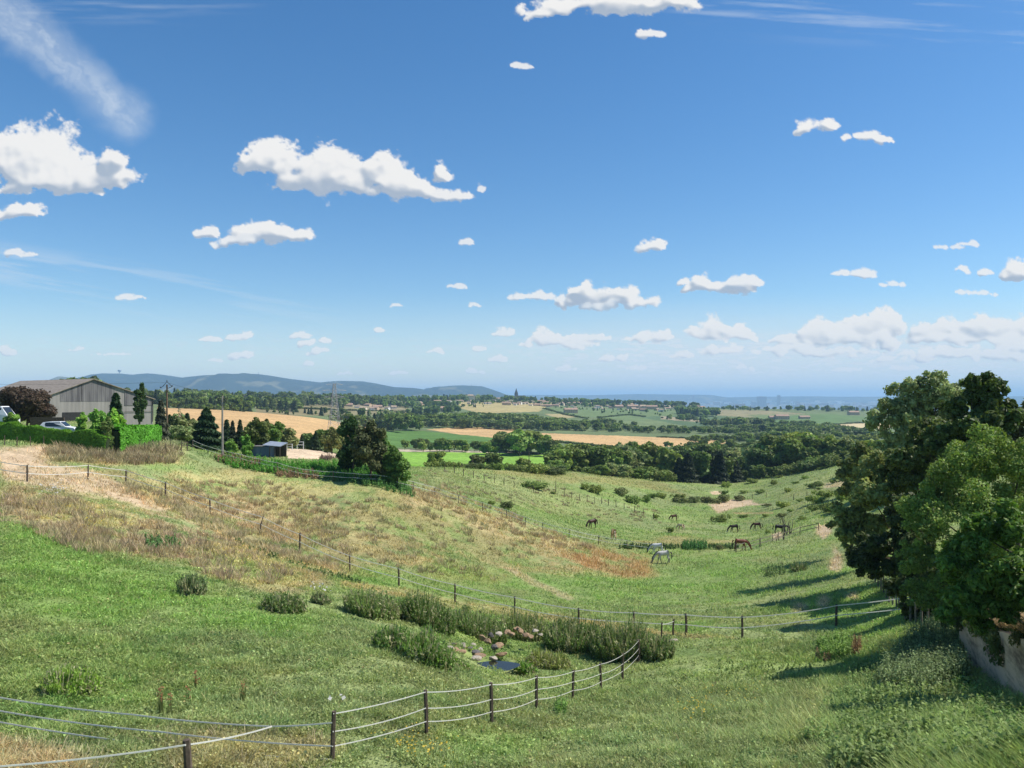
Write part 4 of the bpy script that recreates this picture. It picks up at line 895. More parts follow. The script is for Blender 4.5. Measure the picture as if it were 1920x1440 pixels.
HEDGE = (.16, .37, .045); HEDGE2 = (.15, .36, .035)
def hedge(name, a, b_, h, th, col, label, n=9000, size=.16, cat='hedge', zt=None):
    ax, ay = at(*a[:2]); bx_, by_ = at(*b_[:2]); L_ = math.hypot(bx_-ax, by_-ay); az, bz_ = g(ax, ay), g(bx_, by_)
    rg = np.random.default_rng(int(ax*10) & 255)
    t = rg.random(n); face = rg.random(n); u = np.empty(n); v = np.empty(n); Nn = np.zeros((n, 3))
    ux, uy = (bx_-ax)/L_, (by_-ay)/L_; nx, ny = -uy, ux
    fr = face < .42; bk = (face >= .42) & (face < .6); tp = face >= .6
    v[fr] = rg.random(fr.sum()); u[fr] = -.5; v[bk] = rg.random(bk.sum()); u[bk] = .5; v[tp] = 1; u[tp] = rg.random(tp.sum())-.5
    wob = 1+.16*(vnoise(t*L_*1.2, v*2, 9)-.5)*2; dep = rg.random(n)**2*.12
    hh = (h[0]+(h[1]-h[0])*t) if hasattr(h, '__len__') else h
    X = ax+(bx_-ax)*t+nx*u*th*(wob-dep); Y = ay+(by_-ay)*t+ny*u*th*(wob-dep); Z = az+(bz_-az)*t+hh*(v*(1-dep*tp)*wob+.0)
    s = np.sign(u); Nn[:, 0] = nx*np.where(tp, 0, s); Nn[:, 1] = ny*np.where(tp, 0, s); Nn[:, 2] = np.where(tp, 1, .25); Nn += rg.normal(size=(n, 3))*.4
    P = np.stack([X-ax, Y-ay, Z-az], 1); V, Fq = quads_at(P, Nn, size*(.6+.8*rg.random(n)), rg, 1.6)
    c = np.array(col)*(.7+.6*fbm(t*L_*.9, v*1.5, 13, 3)[:, None])*(1+.4*(rg.random(n)-.5)[:, None])
    o = add(name, None, None, (ax, ay, az), 0, label, cat)
    kid(o, 'leaves', fast_mesh(name+'_leaves', V, Fq, np.repeat(c, 4, 0), LEAF))
    m = MB(); hm0 = h[0] if hasattr(h, '__len__') else h; hm1 = h[1] if hasattr(h, '__len__') else h
    w = th*.36; p = lambda x, y, z: (x, y, z)
    A = [(nx*w, ny*w), (-nx*w, -ny*w)]; dx, dy, dz = bx_-ax, by_-ay, bz_-az
    v0 = [(A[1][0], A[1][1], -.2), (dx+A[1][0], dy+A[1][1], dz-.2), (dx+A[0][0], dy+A[0][1], dz-.2), (A[0][0], A[0][1], -.2)]
    v1 = [(v0[0][0], v0[0][1], hm0*.85), (v0[1][0], v0[1][1], dz+hm1*.85), (v0[2][0], v0[2][1], dz+hm1*.85), (v0[3][0], v0[3][1], hm0*.85)]
    m.quad(*v0[::-1]); m.quad(*v1)
    for i in range(4): m.quad(v0[i], v0[(i+1) % 4], v1[(i+1) % 4], v1[i])
    kid(o, 'branches', m.mesh(name+'_core', solid('hedge_inside', (.025, .04, .012))))
    return o
hedge('clipped_hedge', (-60, 88), (204, 88), 2.15, 1.5, HEDGE, 'long dark green clipped hedge in front of barn and white car', 20000)
hedge('clipped_hedge', (212, 89), (292, 101), (2.9, 2.15), 1.5, HEDGE2, 'bright green clipped hedge end section with a red-brown gap', 13000)
own('round_bush', 184, 90, 766, 21, 'light green bush sprouting over the hedge top, left of the two', 'broad', (.10, .19, .045), 5000, .2, cat='bush', low=.2)
own('round_bush', 216, 91, 766, 22, 'yellow-green rounded bush bulging over the hedge corner', 'broad', (.12, .23, .045), 6000, .2, cat='bush', low=.1)
own('round_bush', 200, 88.5, 780, 15, 'dark leafy bush filling the hedge corner gap', 'broad', (.05, .085, .03), 3500, .2, cat='bush', low=.0)
own('young_shrub', 22, 90, 772, 17, 'light green feathery shrub above the left hedge beside the white van', 'broad', (.13, .22, .06), 4000, .18, cat='bush', low=.1)
own('round_bush', 153, 92, 772, 14, 'pale green bush behind the hedge right of the white car', 'broad', (.10, .18, .045), 3000, .2, cat='bush', low=.2)
def vehicle(name, x, y, z, rz, L_, W, Hh, label, col, van=False, cat='car', dark=None):
    o = add(name, None, None, (x, y, z), rz, label, cat)
    paint = solid(name+'_paint', col, .3, .04, 1, spec=.5)
    h1 = Hh*.52; m = MB()
    if van: prof = [(-L_/2, .3), (-L_/2, Hh*.96), (-L_/2+.1, Hh), (L_*.27, Hh), (L_*.42, h1*1.05), (L_/2, h1*.85), (L_/2, .3)]
    else: prof = [(-L_/2, .3), (-L_/2, h1*.95), (-L_*.44, h1*1.12), (-L_*.34, Hh*.95), (-L_*.22, Hh), (L_*.1, Hh), (L_*.26, h1*1.14), (L_*.46, h1*.95), (L_/2, h1*.7), (L_/2, .3)]
    n = len(prof)
    for s in (-1, 1):
        q = [(p[0], s*(W/2 if p[1] < h1*1.2 else W/2*.84), p[1]) for p in prof]; m.quad(*(q if s < 0 else q[::-1]))
    for a in range(n):
        p, q = prof[a], prof[(a+1) % n]; f = lambda r: W/2 if r[1] < h1*1.2 else W/2*.84
        m.quad((p[0], f(p), p[1]), (q[0], f(q), q[1]), (q[0], -f(q), q[1]), (p[0], -f(p), p[1]))
    kid(o, 'body', m.mesh(name+'_body', paint))
    g_ = MB(); a0, a1 = ((L_*.12, L_*.30) if van else (-L_*.30, L_*.14))
    for s in (-1, 1):
        g_ = MB(); g_.quad((a0, s*(W/2*.93+.03), h1*1.2), (a1, s*(W/2*.93+.03), h1*1.2), (a1-.15, s*(W/2*.84+.03), Hh*.93), (a0+.12, s*(W/2*.84+.03), Hh*.93))
        kid(o, 'side_window', g_.mesh('side_window', GLASS))
    g_ = MB(); xx = (L_*.27, L_*.42) if van else (L_*.1, L_*.26); zz_ = (Hh, h1*1.05) if van else (Hh, h1*1.14)
    pt = lambda t, s: (xx[0]+(xx[1]-xx[0])*t+.03, s*W/2*.78, zz_[0]+(zz_[1]-zz_[0])*t+.02)
    g_.quad(pt(.1, -1), pt(.9, -1), pt(.9, 1), pt(.1, 1)); kid(o, 'windscreen', g_.mesh('windscreen', GLASS))
    for sx in (-.31, .31):
        for s in (-1, 1):
            w = MB(); w.tube([(sx*L_, s*(W/2-.1), .32), (sx*L_, s*(W/2+.06), .32)], .32, 14); kid(o, 'wheel', w.mesh('wheel', TYRE))
    return o
x, y = at(110, 93); vehicle('parked_car', x, y, CZ-(787-H0)/F*93-1.7, R(8), 4.2, 1.75, 1.5, 'white car parked behind the clipped hedge, only its roof and bonnet showing', (.75, .75, .76))
x, y = at(-14, 93); vehicle('delivery_van', x, y, CZ-(760-H0)/F*93-2.6, R(5), 5.2, 2.0, 2.5, 'white van cut off by the left edge above the hedge', (.78, .78, .78), True, 'van')
mm = MB(); mm.box(0, 4.2, 0, .1, 0, 2.1); x, y = at(56, 97)
add('timber_gate', mm.mesh('timber_gate', solid('brown_boards', (.13, .085, .06), .8, .4, 5)), None, (x, y, g(x, y)), 0, 'dark brown board fence under the purple-leaved tree', 'fence')

# ------------------------------------------------------------------ shed, arena things
sx, sy = at(500, 113.5); sz = g(sx, sy)
shed = add('field_shed', None, None, (sx, sy, sz), R(-6), 'small blue-grey shed with a pale metal roof beside the sand arena', 'shed')
BLUE = corrugated('blue_boards', (.075, .12, .19), (.15, .20, .27), .9)
mm = MB(); mm.box(-2.3, .45, 0, 2.2, -.2, 1.55); kid(shed, 'wall', mm.mesh('shed_wall', BLUE))
mm = MB(); mm.quad((-.5, -.35, 1.85), (2.2, -.35, 1.65), (2.3, 2.2, 2.05), (-.4, 2.2, 2.25)); mm.quad((-.4, 2.2, 2.19), (2.3, 2.2, 1.99), (2.2, -.35, 1.59), (-.5, -.35, 1.79)); mm.quad((-.5, -.35, 1.79), (2.2, -.35, 1.59), (2.2, -.35, 1.65), (-.5, -.35, 1.85)); kid(shed, 'roof', mm.mesh('shed_roof', METAL))
mm = MB(); mm.box(-2.45, -.5, -.15, 2.3, 1.56, 1.64); kid(shed, 'roof', mm.mesh('low_roof', solid('felt', (.16, .15, .13))))
for qx_, qy_ in ((.55, -.2), (2.05, -.2), (2.1, 2.0), (1.3, -.2)):
    mm = MB(); mm.box(qx_-.05, qx_+.05, qy_-.05, qy_+.05, -.2, 1.62); kid(shed, 'post', mm.mesh('shed_post', WOOD))
mm = MB(); mm.box(.5, 2.1, 1.9, 2.0, 0, 1.6); kid(shed, 'back_wall', mm.mesh('shed_back', solid('dark_boards', (.05, .045, .04))))
def jump_frame(px, row, Y, w, h, label):
    x, y = at(px, Y); o = add('jump_stand', None, None, (x, y, g(x, y)), 0, label, 'jump stand'); 
    for s in (-1, 1):
        m = MB(); m.box(s*w/2-.06, s*w/2+.06, -.06, .06, -.1, h); kid(o, 'upright', m.mesh('upright', WHITE))
    for f in (.97, .6):
        m = MB(); m.box(-w/2+.07, w/2-.07, -.05, .05, h*f-.07, h*f+.05); kid(o, 'rail', m.mesh('rail', WHITE))
jump_frame(563, 838, 160, 1.25, 1.6, 'white ladder-like frame at the back of the sand arena')
jump_frame(480, 836, 140, 1.2, 1.2, 'small white frame half hidden behind the blue shed')
jump_frame(543, 850, 138, .9, 1.2, 'low white rails at the left edge of the sand arena')

# ------------------------------------------------------------------ poles and pylon
def power_pole(px, Y, top, label, arm='A', mat=CONC):
    x, y = at(px, Y); z = g(x, y); h = (CZ-(top-H0)/F*Y)-z
    o = add('power_pole', None, None, (x, y, z), 0, label, 'power pole')
    m = MB(); m.tube([(0, 0, -.5), (0, 0, h-.3)], [.17, .11], 8); kid(o, 'pole', m.mesh('pole', mat))
    m = MB()
    if arm == 'A':
        m.tube([(-.55, 0, h-.55), (0, 0, h+.1), (.75, 0, h-.6)], .045, 5); m.tube([(-.9, 0, h-.8), (-.55, 0, h-.55)], .04, 5); m.tube([(0, 0, h-.9), (.75, 0, h-.6)], .04, 5)
        ins = [(-.9, h-.8), (0, h+.1), (.75, h-.6)]
    else:
        m.box(-.75, .75, -.05, .05, h-.75, h-.66); m.box(-.4, .4, -.05, .05, h-1.6, h-1.5); ins = [(-.7, h-.6), (0, h-.2), (.7, h-.6)]
    kid(o, 'crossarm', m.mesh('crossarm', ROPE))
    for ix, iz in ins:
        m = MB(); m.tube([(ix, 0, iz), (ix, 0, iz+.1), (ix, 0, iz+.2)], [.05, .08, .04], 6); kid(o, 'insulator', m.mesh('insulator', ROPE))
    return (x, y, z+h)
pa = power_pole(313, 112, 717, 'brown wooden power pole with an angled crossarm at the right end of the hedge', 'A', solid('creosote_wood', (.17, .11, .07), .9, .2, 4))
pb = power_pole(417, 106, 738, 'grey power pole between dark thuja and blue shed', 'T')
def cable(name, pts, r, label, sag=.02):
    m = MB()
    for a, b_ in zip(pts[:-1], pts[1:]):
        a = np.array(a); b_ = np.array(b_); L_ = np.linalg.norm(b_-a)
        m.tube([tuple(a*(1-t)+b_*t-np.array((0, 0, sag*L_*4*t*(1-t)))) for t in np.linspace(0, 1, 12)], r, 3)
    add(name, m.mesh(name, ROPE), label=label, cat='cable')
cable('overhead_cable', [(-150, 105, CZ+7), pa], .015, 'thin cable coming from the left sky to the brown power pole')
cable('overhead_cable', [pa, pb], .015, 'thin cable slung between the two power poles')
px_, py_ = at(627, 430); pz = g(px_, py_); H = (CZ-(719-H0)/F*430)-pz
pyl = add('lattice_pylon', None, None, (px_, py_, pz), R(25), 'grey lattice electricity pylon in front of the wheat field', 'pylon')
PYM = solid('pylon_steel', (.36, .36, .37), .6, .1, 1, metal=.3)
m = MB(); hw = lambda t: 3.0*(1-t)**1.15+.55; levels = [0, .14, .27, .39, .5, .6, .69, .77, .84, .9, .95, 1]
for a, b_ in zip(levels[:-1], levels[1:]):
    for sx_, sy_ in ((1, 1), (1, -1), (-1, -1), (-1, 1)):
        nx_, ny_ = (sy_, -sx_) if True else 0
        A = (sx_*hw(a), sy_*hw(a), a*H); B_ = (sx_*hw(b_), sy_*hw(b_), b_*H); Cc = (nx_*hw(b_), ny_*hw(b_), b_*H); Dd = (nx_*hw(a), ny_*hw(a), a*H)
        m.tube([A, B_], .11, 4); m.tube([A, Cc], .05, 4); m.tube([Dd, B_], .05, 4); m.tube([B_, Cc], .05, 4)
kid(pyl, 'tower', m.mesh('pylon_tower', PYM))
for t, w in ((.74, 5.5), (.86, 6.5), (.97, 4.5)):
    m = MB()
    for s in (-1, 1):
        m.tube([(s*.5, .4, t*H), (s*w, 0, t*H+.3)], .07, 4); m.tube([(s*.5, -.4, t*H), (s*w, 0, t*H+.3)], .07, 4); m.tube([(s*.5, 0, t*H+1.3), (s*w, 0, t*H+.3)], .07, 4)
    kid(pyl, 'crossarm', m.mesh('pylon_arm', PYM))
for px, Y, top, lb in [(992, 258, 846, 'thin dark pole in front of the bright green field'), (886, 255, 852, 'short grey pole beside a small tree on the hedgerow')]:
    x, y = at(px, Y); z = g(x, y); m = MB(); h = (CZ-(top-H0)/F*Y)-z; m.tube([(0, 0, -.3), (0, 0, h)], [.16, .12], 6); add('telegraph_pole', m.mesh('telegraph_pole', WOOD), None, (x, y, z), 0, lb, 'pole')

# ------------------------------------------------------------------ village, church, city
TILES = [solid('roof_tiles_%s' % k, c, .85, .2, .4) for k, c in (('tan', (.40, .30, .21)), ('red', (.36, .24, .17)), ('brown', (.30, .23, .17)))]
WALLS = [solid('render_%s' % k, c, .85, .1, .2) for k, c in (('cream', (.62, .53, .40)), ('white', (.72, .69, .62)), ('ochre', (.52, .38, .25)))]
SHUT = solid('dark_openings', (.06, .06, .06))
def house_meshes(w, d, h, rh, wm, rm):
    a = MB(); a.box(-w/2, w/2, -d/2, d/2, -2.5, h); a.quad((-w/2, -d/2, h), (-w/2, d/2, h), (-w/2, 0, h+rh)); a.quad((w/2, d/2, h), (w/2, -d/2, h), (w/2, 0, h+rh))
    r = MB(); e = .5
    for s in (-1, 1):
        p = [(-w/2-e, s*(d/2+e), h-.2), (w/2+e, s*(d/2+e), h-.2), (w/2+e, 0, h+rh+.1), (-w/2-e, 0, h+rh+.1)]
        if s > 0: p = p[::-1]
        r.quad(*p); q = [(x, y, z-.2) for x, y, z in p]; r.quad(*q[::-1]); r.quad(p[0], q[0], q[1], p[1])
    wn_ = MB()
    for i in range(max(2, int(w/3))):
        x = -w/2+(i+.5)*w/max(2, int(w/3))
        for y in (-d/2-.04, d/2+.04):
            for z in ([1.0] if h < 4.5 else [1.0, 3.7]): wn_.quad((x-.5, y, z), (x+.5, y, z), (x+.5, y, z+1.3), (x-.5, y, z+1.3))
    return a.mesh('house_wall', wm), r.mesh('house_roof', rm), wn_.mesh('house_window', SHUT)
HM = [house_meshes(w, d, h, rh, WALLS[i % 3], TILES[(i*2) % 3]) for i, (w, d, h, rh) in enumerate([(14, 9, 3.4, 2.0), (11, 8, 5.6, 2.0), (18, 9, 3.6, 2.3), (12, 10, 5.8, 2.4), (9, 8, 3.2, 1.8), (22, 10, 6.0, 2.5)])]
def house(px, Y, rz, k, label, group, s=1.0, z=None):
    x, y = at(px, Y); o = add('village_house', None, None, (x, y, g(x, y) if z is None else z), rz, label, 'house', group, sc=s)
    kid(o, 'wall', HM[k][0]); kid(o, 'roof', HM[k][1]); kid(o, 'window', HM[k][2]); return o
hr = random.Random(4)
for i in range(150):
    px = 720+600*((i+hr.random())/150); t = smooth(720, 1320, px); Y = 1880+hr.uniform(-130, 330)+t*120
    house(px, Y, hr.uniform(-.6, .6)+(1.57 if hr.random() < .25 else 0), hr.randrange(6), 'small tile-roofed village house on the far ridge below the church spire level', 'houses of the far ridge village', hr.uniform(.6, .95))
for i in range(26):
    px = 560+190*((i+hr.random())/26); Y = 1500+hr.uniform(-100, 250)
    house(px, Y, hr.uniform(-.6, .6), hr.randrange(6), 'pale house among trees on the ridge left of the village', 'houses on the ridge left of the village', hr.uniform(.8, 1.05))
for i in range(22):
    px = 325+240*((i+hr.random())/22); Y = 1000+hr.uniform(-60, 260)+(px-325)*1.1
    house(px, Y, hr.uniform(-.6, .6), hr.randrange(6), 'tan-roofed house half hidden in the dark trees above the wheat field', 'houses in the trees above the wheat field', hr.uniform(.75, 1.0))
house(294, 1040, .2, 3, 'white gabled house on the pale green hill right of the barn', None, 1.0); house(276, 1050, -.1, 0, 'low tan house beside the white gabled one behind the barn', None, .9)
house(1466, 1720, .1, 5, 'long white farmhouse on the right ridge below the city', None, 1.3); house(1452, 1730, .05, 2, 'low tiled barn attached left of the long white farmhouse', None, 1.3)
house(1508, 1760, .1, 2, 'low farm building with brown roof right of the white farmhouse', None, 1.25); house(1416, 1680, .5, 4, 'tiny stone hut alone in the field left of the farmhouse', None, .8)
house(1070, 1580, .2, 5, 'pale grey farm shed below the village by the green field', None, 1.2); house(1600, 1950, .2, 5, 'pale building among trees at the right end of the ridge', None, 1.2)
house(820, 1500, .2, 5, 'long pink-roofed house in the trees left of the yellow field', None, 1.2)
for i, (px, Y, k) in enumerate([(1222, 2000, 5), (1205, 2020, 3), (1186, 2000, 5), (1160, 2050, 2)]): house(px, Y, .1*i, k, 'terraced tan block at the right end of the village', 'tan blocks at the right end of the village', 1.25)
def spire(px, Y, top, label):
    x, y = at(px, Y); z = g(x, y); H = (CZ-(top-H0)/F*Y)-z; o = add('village_church', None, None, (x, y, z), .3, label, 'church')
    ST = solid('church_stone', (.20, .18, .16)); SL = solid('slate', (.06, .065, .08))
    m = MB(); m.box(-4, 4, -4, 4, -2, H*.48); kid(o, 'tower', m.mesh('church_tower', ST))
    m = MB(); b_ = [(-4.3, -4.3), (4.3, -4.3), (4.3, 4.3), (-4.3, 4.3)]
    for i in range(4): m.quad((*b_[i], H*.48), (*b_[(i+1) % 4], H*.48), (0, 0, H))
    for i in range(4):
        cx_, cy_ = b_[i]; q = [(cx_*.72+dx, cy_*.72+dy) for dx, dy in ((-1.1, -1.1), (1.1, -1.1), (1.1, 1.1), (-1.1, 1.1))]
        for j in range(4): m.quad((*q[j], H*.5), (*q[(j+1) % 4], H*.5), (cx_*.72, cy_*.72, H*.66))
    kid(o, 'spire', m.mesh('church_spire', SL))
    m = MB(); m.box(4, 26, -7, 7, -2, H*.26); kid(o, 'nave', m.mesh('church_nave', ST))
    m = MB(); m.quad((4, -7.5, H*.26), (26.5, -7.5, H*.26), (26.5, 0, H*.4), (4, 0, H*.4)); m.quad((26.5, 7.5, H*.26), (4, 7.5, H*.26), (4, 0, H*.4), (26.5, 0, H*.4)); m.quad((26.5, -7.5, H*.26), (26.5, 7.5, H*.26), (26.5, 0, H*.4)); kid(o, 'nave_roof', m.mesh('nave_roof', SL))
spire(968, 2180, 727.5, 'dark pointed church spire rising above the far ridge village')
x, y = at(882, 2050); z = g(x, y); o = add('manor_house', None, None, (x, y, z), .1, 'tall cream manor with two towers left of the church spire', 'manor')
m = MB(); m.box(-8, 8, -6, 6, -2, 15); kid(o, 'wall', m.mesh('manor_wall', WALLS[0])); m = MB(); m.box(-13, -8, -4, 4, -2, 19); m.box(8, 12, -4, 4, -2, 17); kid(o, 'tower', m.mesh('manor_tower', WALLS[0]))
m = MB(); m.quad((-9, -7, 15), (9, -7, 15), (6, 0, 18), (-6, 0, 18)); m.quad((9, 7, 15), (-9, 7, 15), (-6, 0, 18), (6, 0, 18)); m.quad((9, -7, 15), (9, 7, 15), (6, 0, 18)); m.quad((-9, 7, 15), (-9, -7, 15), (-6, 0, 18)); kid(o, 'roof', m.mesh('manor_roof', TILES[0]))
# distant city on the plain
cr_ = random.Random(9); m = MB(); CITYM = [solid('city_pale', (.80, .76, .72), .9, .1, .001), solid('city_grey', (.36, .36, .38), .9, .1, .001), solid('city_tile', (.45, .30, .22), .9, .1, .001)]
for i in range(2200):
    px = cr_.choice([cr_.uniform(1150, 1760), cr_.gauss(1560, 90), cr_.uniform(1000, 1900)]); Y = cr_.uniform(9500, 24000); x, y = at(px, Y); z = float(ground(np.array([x]), np.array([y]))[0])
    w, d, h = cr_.uniform(30, 130), cr_.uniform(20, 60), cr_.choice([16, 20, 26, 34, 50, 70])*cr_.uniform(.8, 1.3)
    m.box(x-w/2, x+w/2, y-d/2, y+d/2, z-5, z+h, cr_.choice([0, 0, 1, 2]))
add('city_buildings', m.mesh('city_buildings', CITYM), label='hazy pale blocks of the far city on the blue plain', cat='city', kind='stuff')
def block(name, px, Y, w, top, label, hw_=None):
    x, y = at(px, Y); z = g(x, y); h = (CZ-(top-H0)/F*Y)-z; o = add(name, None, None, (x, y, z), 0, label, 'building')
    m = MB(); m.box(-w/2, w/2, -20, 20, -3, h); kid(o, 'wall', m.mesh(name+'_wall', CITYM[1]))
    for k in range(int(h/14)):
        m = MB(); m.box(-w/2+1, w/2-1, -20.3, -20.05, 6+k*14, 10+k*14); kid(o, 'window', m.mesh(name+'_window', SHUT))
    m = MB(); m.box(-w*.25, w*.25, -8, 8, h, h+5); kid(o, 'roof_plant', m.mesh(name+'_plant', CITYM[0]))
block('hospital_block', 1428, 11500, 132, 743.5, 'wide grey-blue hospital-like slab standing out in the far city'); block('tower_block', 1460, 11500, 38, 741, 'single tall tower block in the far hazy city')
block('tower_block', 1300, 13000, 22, 740.5, 'faint thin tower on the low ridge left of the city')
def mast(name, px, Y, base, top, label, kind):
    x, y = at(px, Y); z0 = CZ-(base-H0)/F*Y; h = (CZ-(top-H0)/F*Y)-z0; o = add(name, None, None, (x, y, z0), 0, label, name.split('_')[-1])
    m = MB(); m.tube([(0, 0, -25), (0, 0, h*.72)], [5, 4.5] if kind else [5, 2], 10); kid(o, 'shaft', m.mesh(name+'_shaft', CITYM[1]))
    m = MB()
    if kind: m.tube([(0, 0, h*.5), (0, 0, h*.72), (0, 0, h*.95), (0, 0, h)], [5, 17, 19, 12], 16)
    else: m.tube([(0, 0, h*.72), (0, 0, h)], [3, 1.5], 6)
    kid(o, 'tank' if kind else 'antenna', m.mesh(name+'_top', CITYM[1]))
mast('water_tower', 224, 8600, 702, 693.5, 'mushroom water tower on the crest of the long blue hill', 1)
mast('radio_mast', 485, 8600, 703, 697, 'small mast on the highest bump of the long blue hill', 0)
mast('radio_tower', 884, 9600, 727, 719.5, 'small tower on top of the round blue hill', 0)
for px, Y, rz, lb in [(1408, 432, .2, 'white car parked beyond the conifers at the valley end, left one'), (1420, 436, -.2, 'white car parked beyond the conifers at the valley end, right one')]:
    x, y = at(px, Y); vehicle('distant_car', x, y, CZ-(866-H0)/F*Y, rz, 4.3, 1.8, 1.6, lb, (.8, .8, .8))

# ------------------------------------------------------------------ horses
def horse_mesh(pose):
    """skeleton -> skin; x forward, length about 2.4 m nose to rump when standing"""
    V = [(-.62, 0, 1.28, .24), (-.30, 0, 1.22, .27), (.10, 0, 1.20, .27), (.42, 0, 1.24, .25), (.58, 0, 1.27, .19)]   # rump .. withers
    Ed = [(0, 1), (1, 2), (2, 3), (3, 4)]
    if pose == 'graze': neck = [(.86, 0, 1.12, .125), (1.10, 0, .82, .10), (1.25, 0, .52, .095), (1.36, 0, .28, .085), (1.44, 0, .10, .055)]
    elif pose == 'low': neck = [(.88, 0, 1.30, .13), (1.15, 0, 1.26, .105), (1.38, 0, 1.22, .10), (1.58, 0, 1.08, .085), (1.74, 0, .96, .055)]
    else: neck = [(.84, 0, 1.45, .13), (1.02, 0, 1.66, .105), (1.18, 0, 1.80, .10), (1.36, 0, 1.68, .085), (1.52, 0, 1.56, .055)]
    i0 = len(V)
    for k, n in enumerate(neck): V.append(n); Ed.append((4 if k == 0 else i0+k-1, i0+k))
    def leg(root, pts):
        i = len(V)
        for k, p in enumerate(pts): V.append(p); Ed.append((root if k == 0 else i+k-1, i+k))
    st = {'graze': .10, 'low': .04, 'up': .03}[pose]
    for s, dx in ((-1, st), (1, -st)):
        leg(3, [(.44, s*.13, .98, .12), (.46+dx*.4, s*.14, .72, .085), (.47+dx, s*.14, .47, .062), (.46+dx*1.6, s*.14, .22, .045), (.50+dx*1.8, s*.14, .03, .06)])
        leg(0, [(-.58, s*.14, 1.0, .17), (-.50-dx*.6, s*.15, .76, .11), (-.68-dx, s*.15, .52, .07), (-.62-dx*1.3, s*.15, .24, .048), (-.57-dx*1.4, s*.15, .03, .062)])
    m = bpy.data.meshes.new('horse_body'); m.from_pydata([v[:3] for v in V], Ed, []); m.update()
    o = bpy.data.objects.new('tmp', m); COL.objects.link(o)
    md = o.modifiers.new('s', 'SKIN'); md.use_smooth_shade = True
    for i, v in enumerate(V): m.skin_vertices[0].data[i].radius = (v[3]*.92, v[3]*1.08)
    m.skin_vertices[0].data[1].use_root = True
    sb = o.modifiers.new('b', 'SUBSURF'); sb.levels = 2; sb.render_levels = 2
    dg = bpy.context.evaluated_depsgraph_get(); me = bpy.data.meshes.new_from_object(o.evaluated_get(dg)); bpy.data.objects.remove(o)
    hx, hy, hz, _ = V[i0+2]; nx_, ny_, nz_, _ = V[i0+1]
    mane = MB(); a = np.array((.62, 0, 1.42)); pts = [V[4], V[i0], V[i0+1], V[i0+2]]
    for k in range(3):
        p, q = pts[k], pts[k+1]; d = np.array(q[:3])-np.array(p[:3]); n = np.array((-d[2], 0, d[0])); n /= np.linalg.norm(n)
        A = np.array(p[:3])+n*p[3]*.8; B = np.array(q[:3])+n*q[3]*.8; A2 = A+n*.10; B2 = B+n*.10
        for s in (-1, 1): u = np.array((0, s*.035, 0)); w = np.array((0, s*.05, -.0)); mane.quad(A+w, B+w, B2+u, A2+u)
        mane.quad(A2-(0, .035, 0), B2-(0, .035, 0), B2+(0, .035, 0), A2+(0, .035, 0))
    tail = MB(); tail.tube([(-.82, 0, 1.34), (-.96, 0, 1.20), (-1.0, .02, .9), (-.97, .03, .55)], [.05, .085, .09, .03], 7)
    ear = MB(); e = V[i0+2]
    for s in (-1, 1): ear.tube([(e[0], s*.06, e[2]+.06), (e[0]-.02, s*.08, e[2]+.2)], [.035, .01], 5)
    return me, mane.mesh('mane', None), tail.mesh('tail', None), ear.mesh('ears', None)
def coat(name, base, patch=None, scale=1.1, thr=.5, leg=None):
    m, nt, b, out = nmat(name); N = nt.nodes.new; L = nt.links.new
    tc = N('ShaderNodeTexCoord'); b.inputs['Roughness'].default_value = .5; b.inputs['Specular IOR Level'].default_value = .3
    c = N('ShaderNodeRGB'); c.outputs[0].default_value = (*base, 1); cur = c.outputs[0]
    if patch:
        nz = N('ShaderNodeTexNoise'); nz.inputs['Scale'].default_value = scale; nz.inputs['Detail'].default_value = 1; L(tc.outputs['Object'], nz.inputs['Vector'])
        mr = N('ShaderNodeMapRange'); mr.inputs[1].default_value = thr-.02; mr.inputs[2].default_value = thr+.02; L(nz.outputs['Fac'], mr.inputs[0])
        mx = N('ShaderNodeMix'); mx.data_type = 'RGBA'; L(mr.outputs[0], mx.inputs[0]); L(cur, mx.inputs[6]); mx.inputs[7].default_value = (*patch, 1); cur = mx.outputs[2]
    if leg:
        sp = N('ShaderNodeSeparateXYZ'); L(tc.outputs['Object'], sp.inputs[0]); mr = N('ShaderNodeMapRange'); mr.inputs[1].default_value = .75; mr.inputs[2].default_value = .5; L(sp.outputs[2], mr.inputs[0])
        mx = N('ShaderNodeMix'); mx.data_type = 'RGBA'; L(mr.outputs[0], mx.inputs[0]); L(cur, mx.inputs[6]); mx.inputs[7].default_value = (*leg, 1); cur = mx.outputs[2]
    L(cur, b.inputs['Base Color']); return m
HP = {p: horse_mesh(p) for p in ('graze', 'low')}
BLK = (.012, .011, .012)
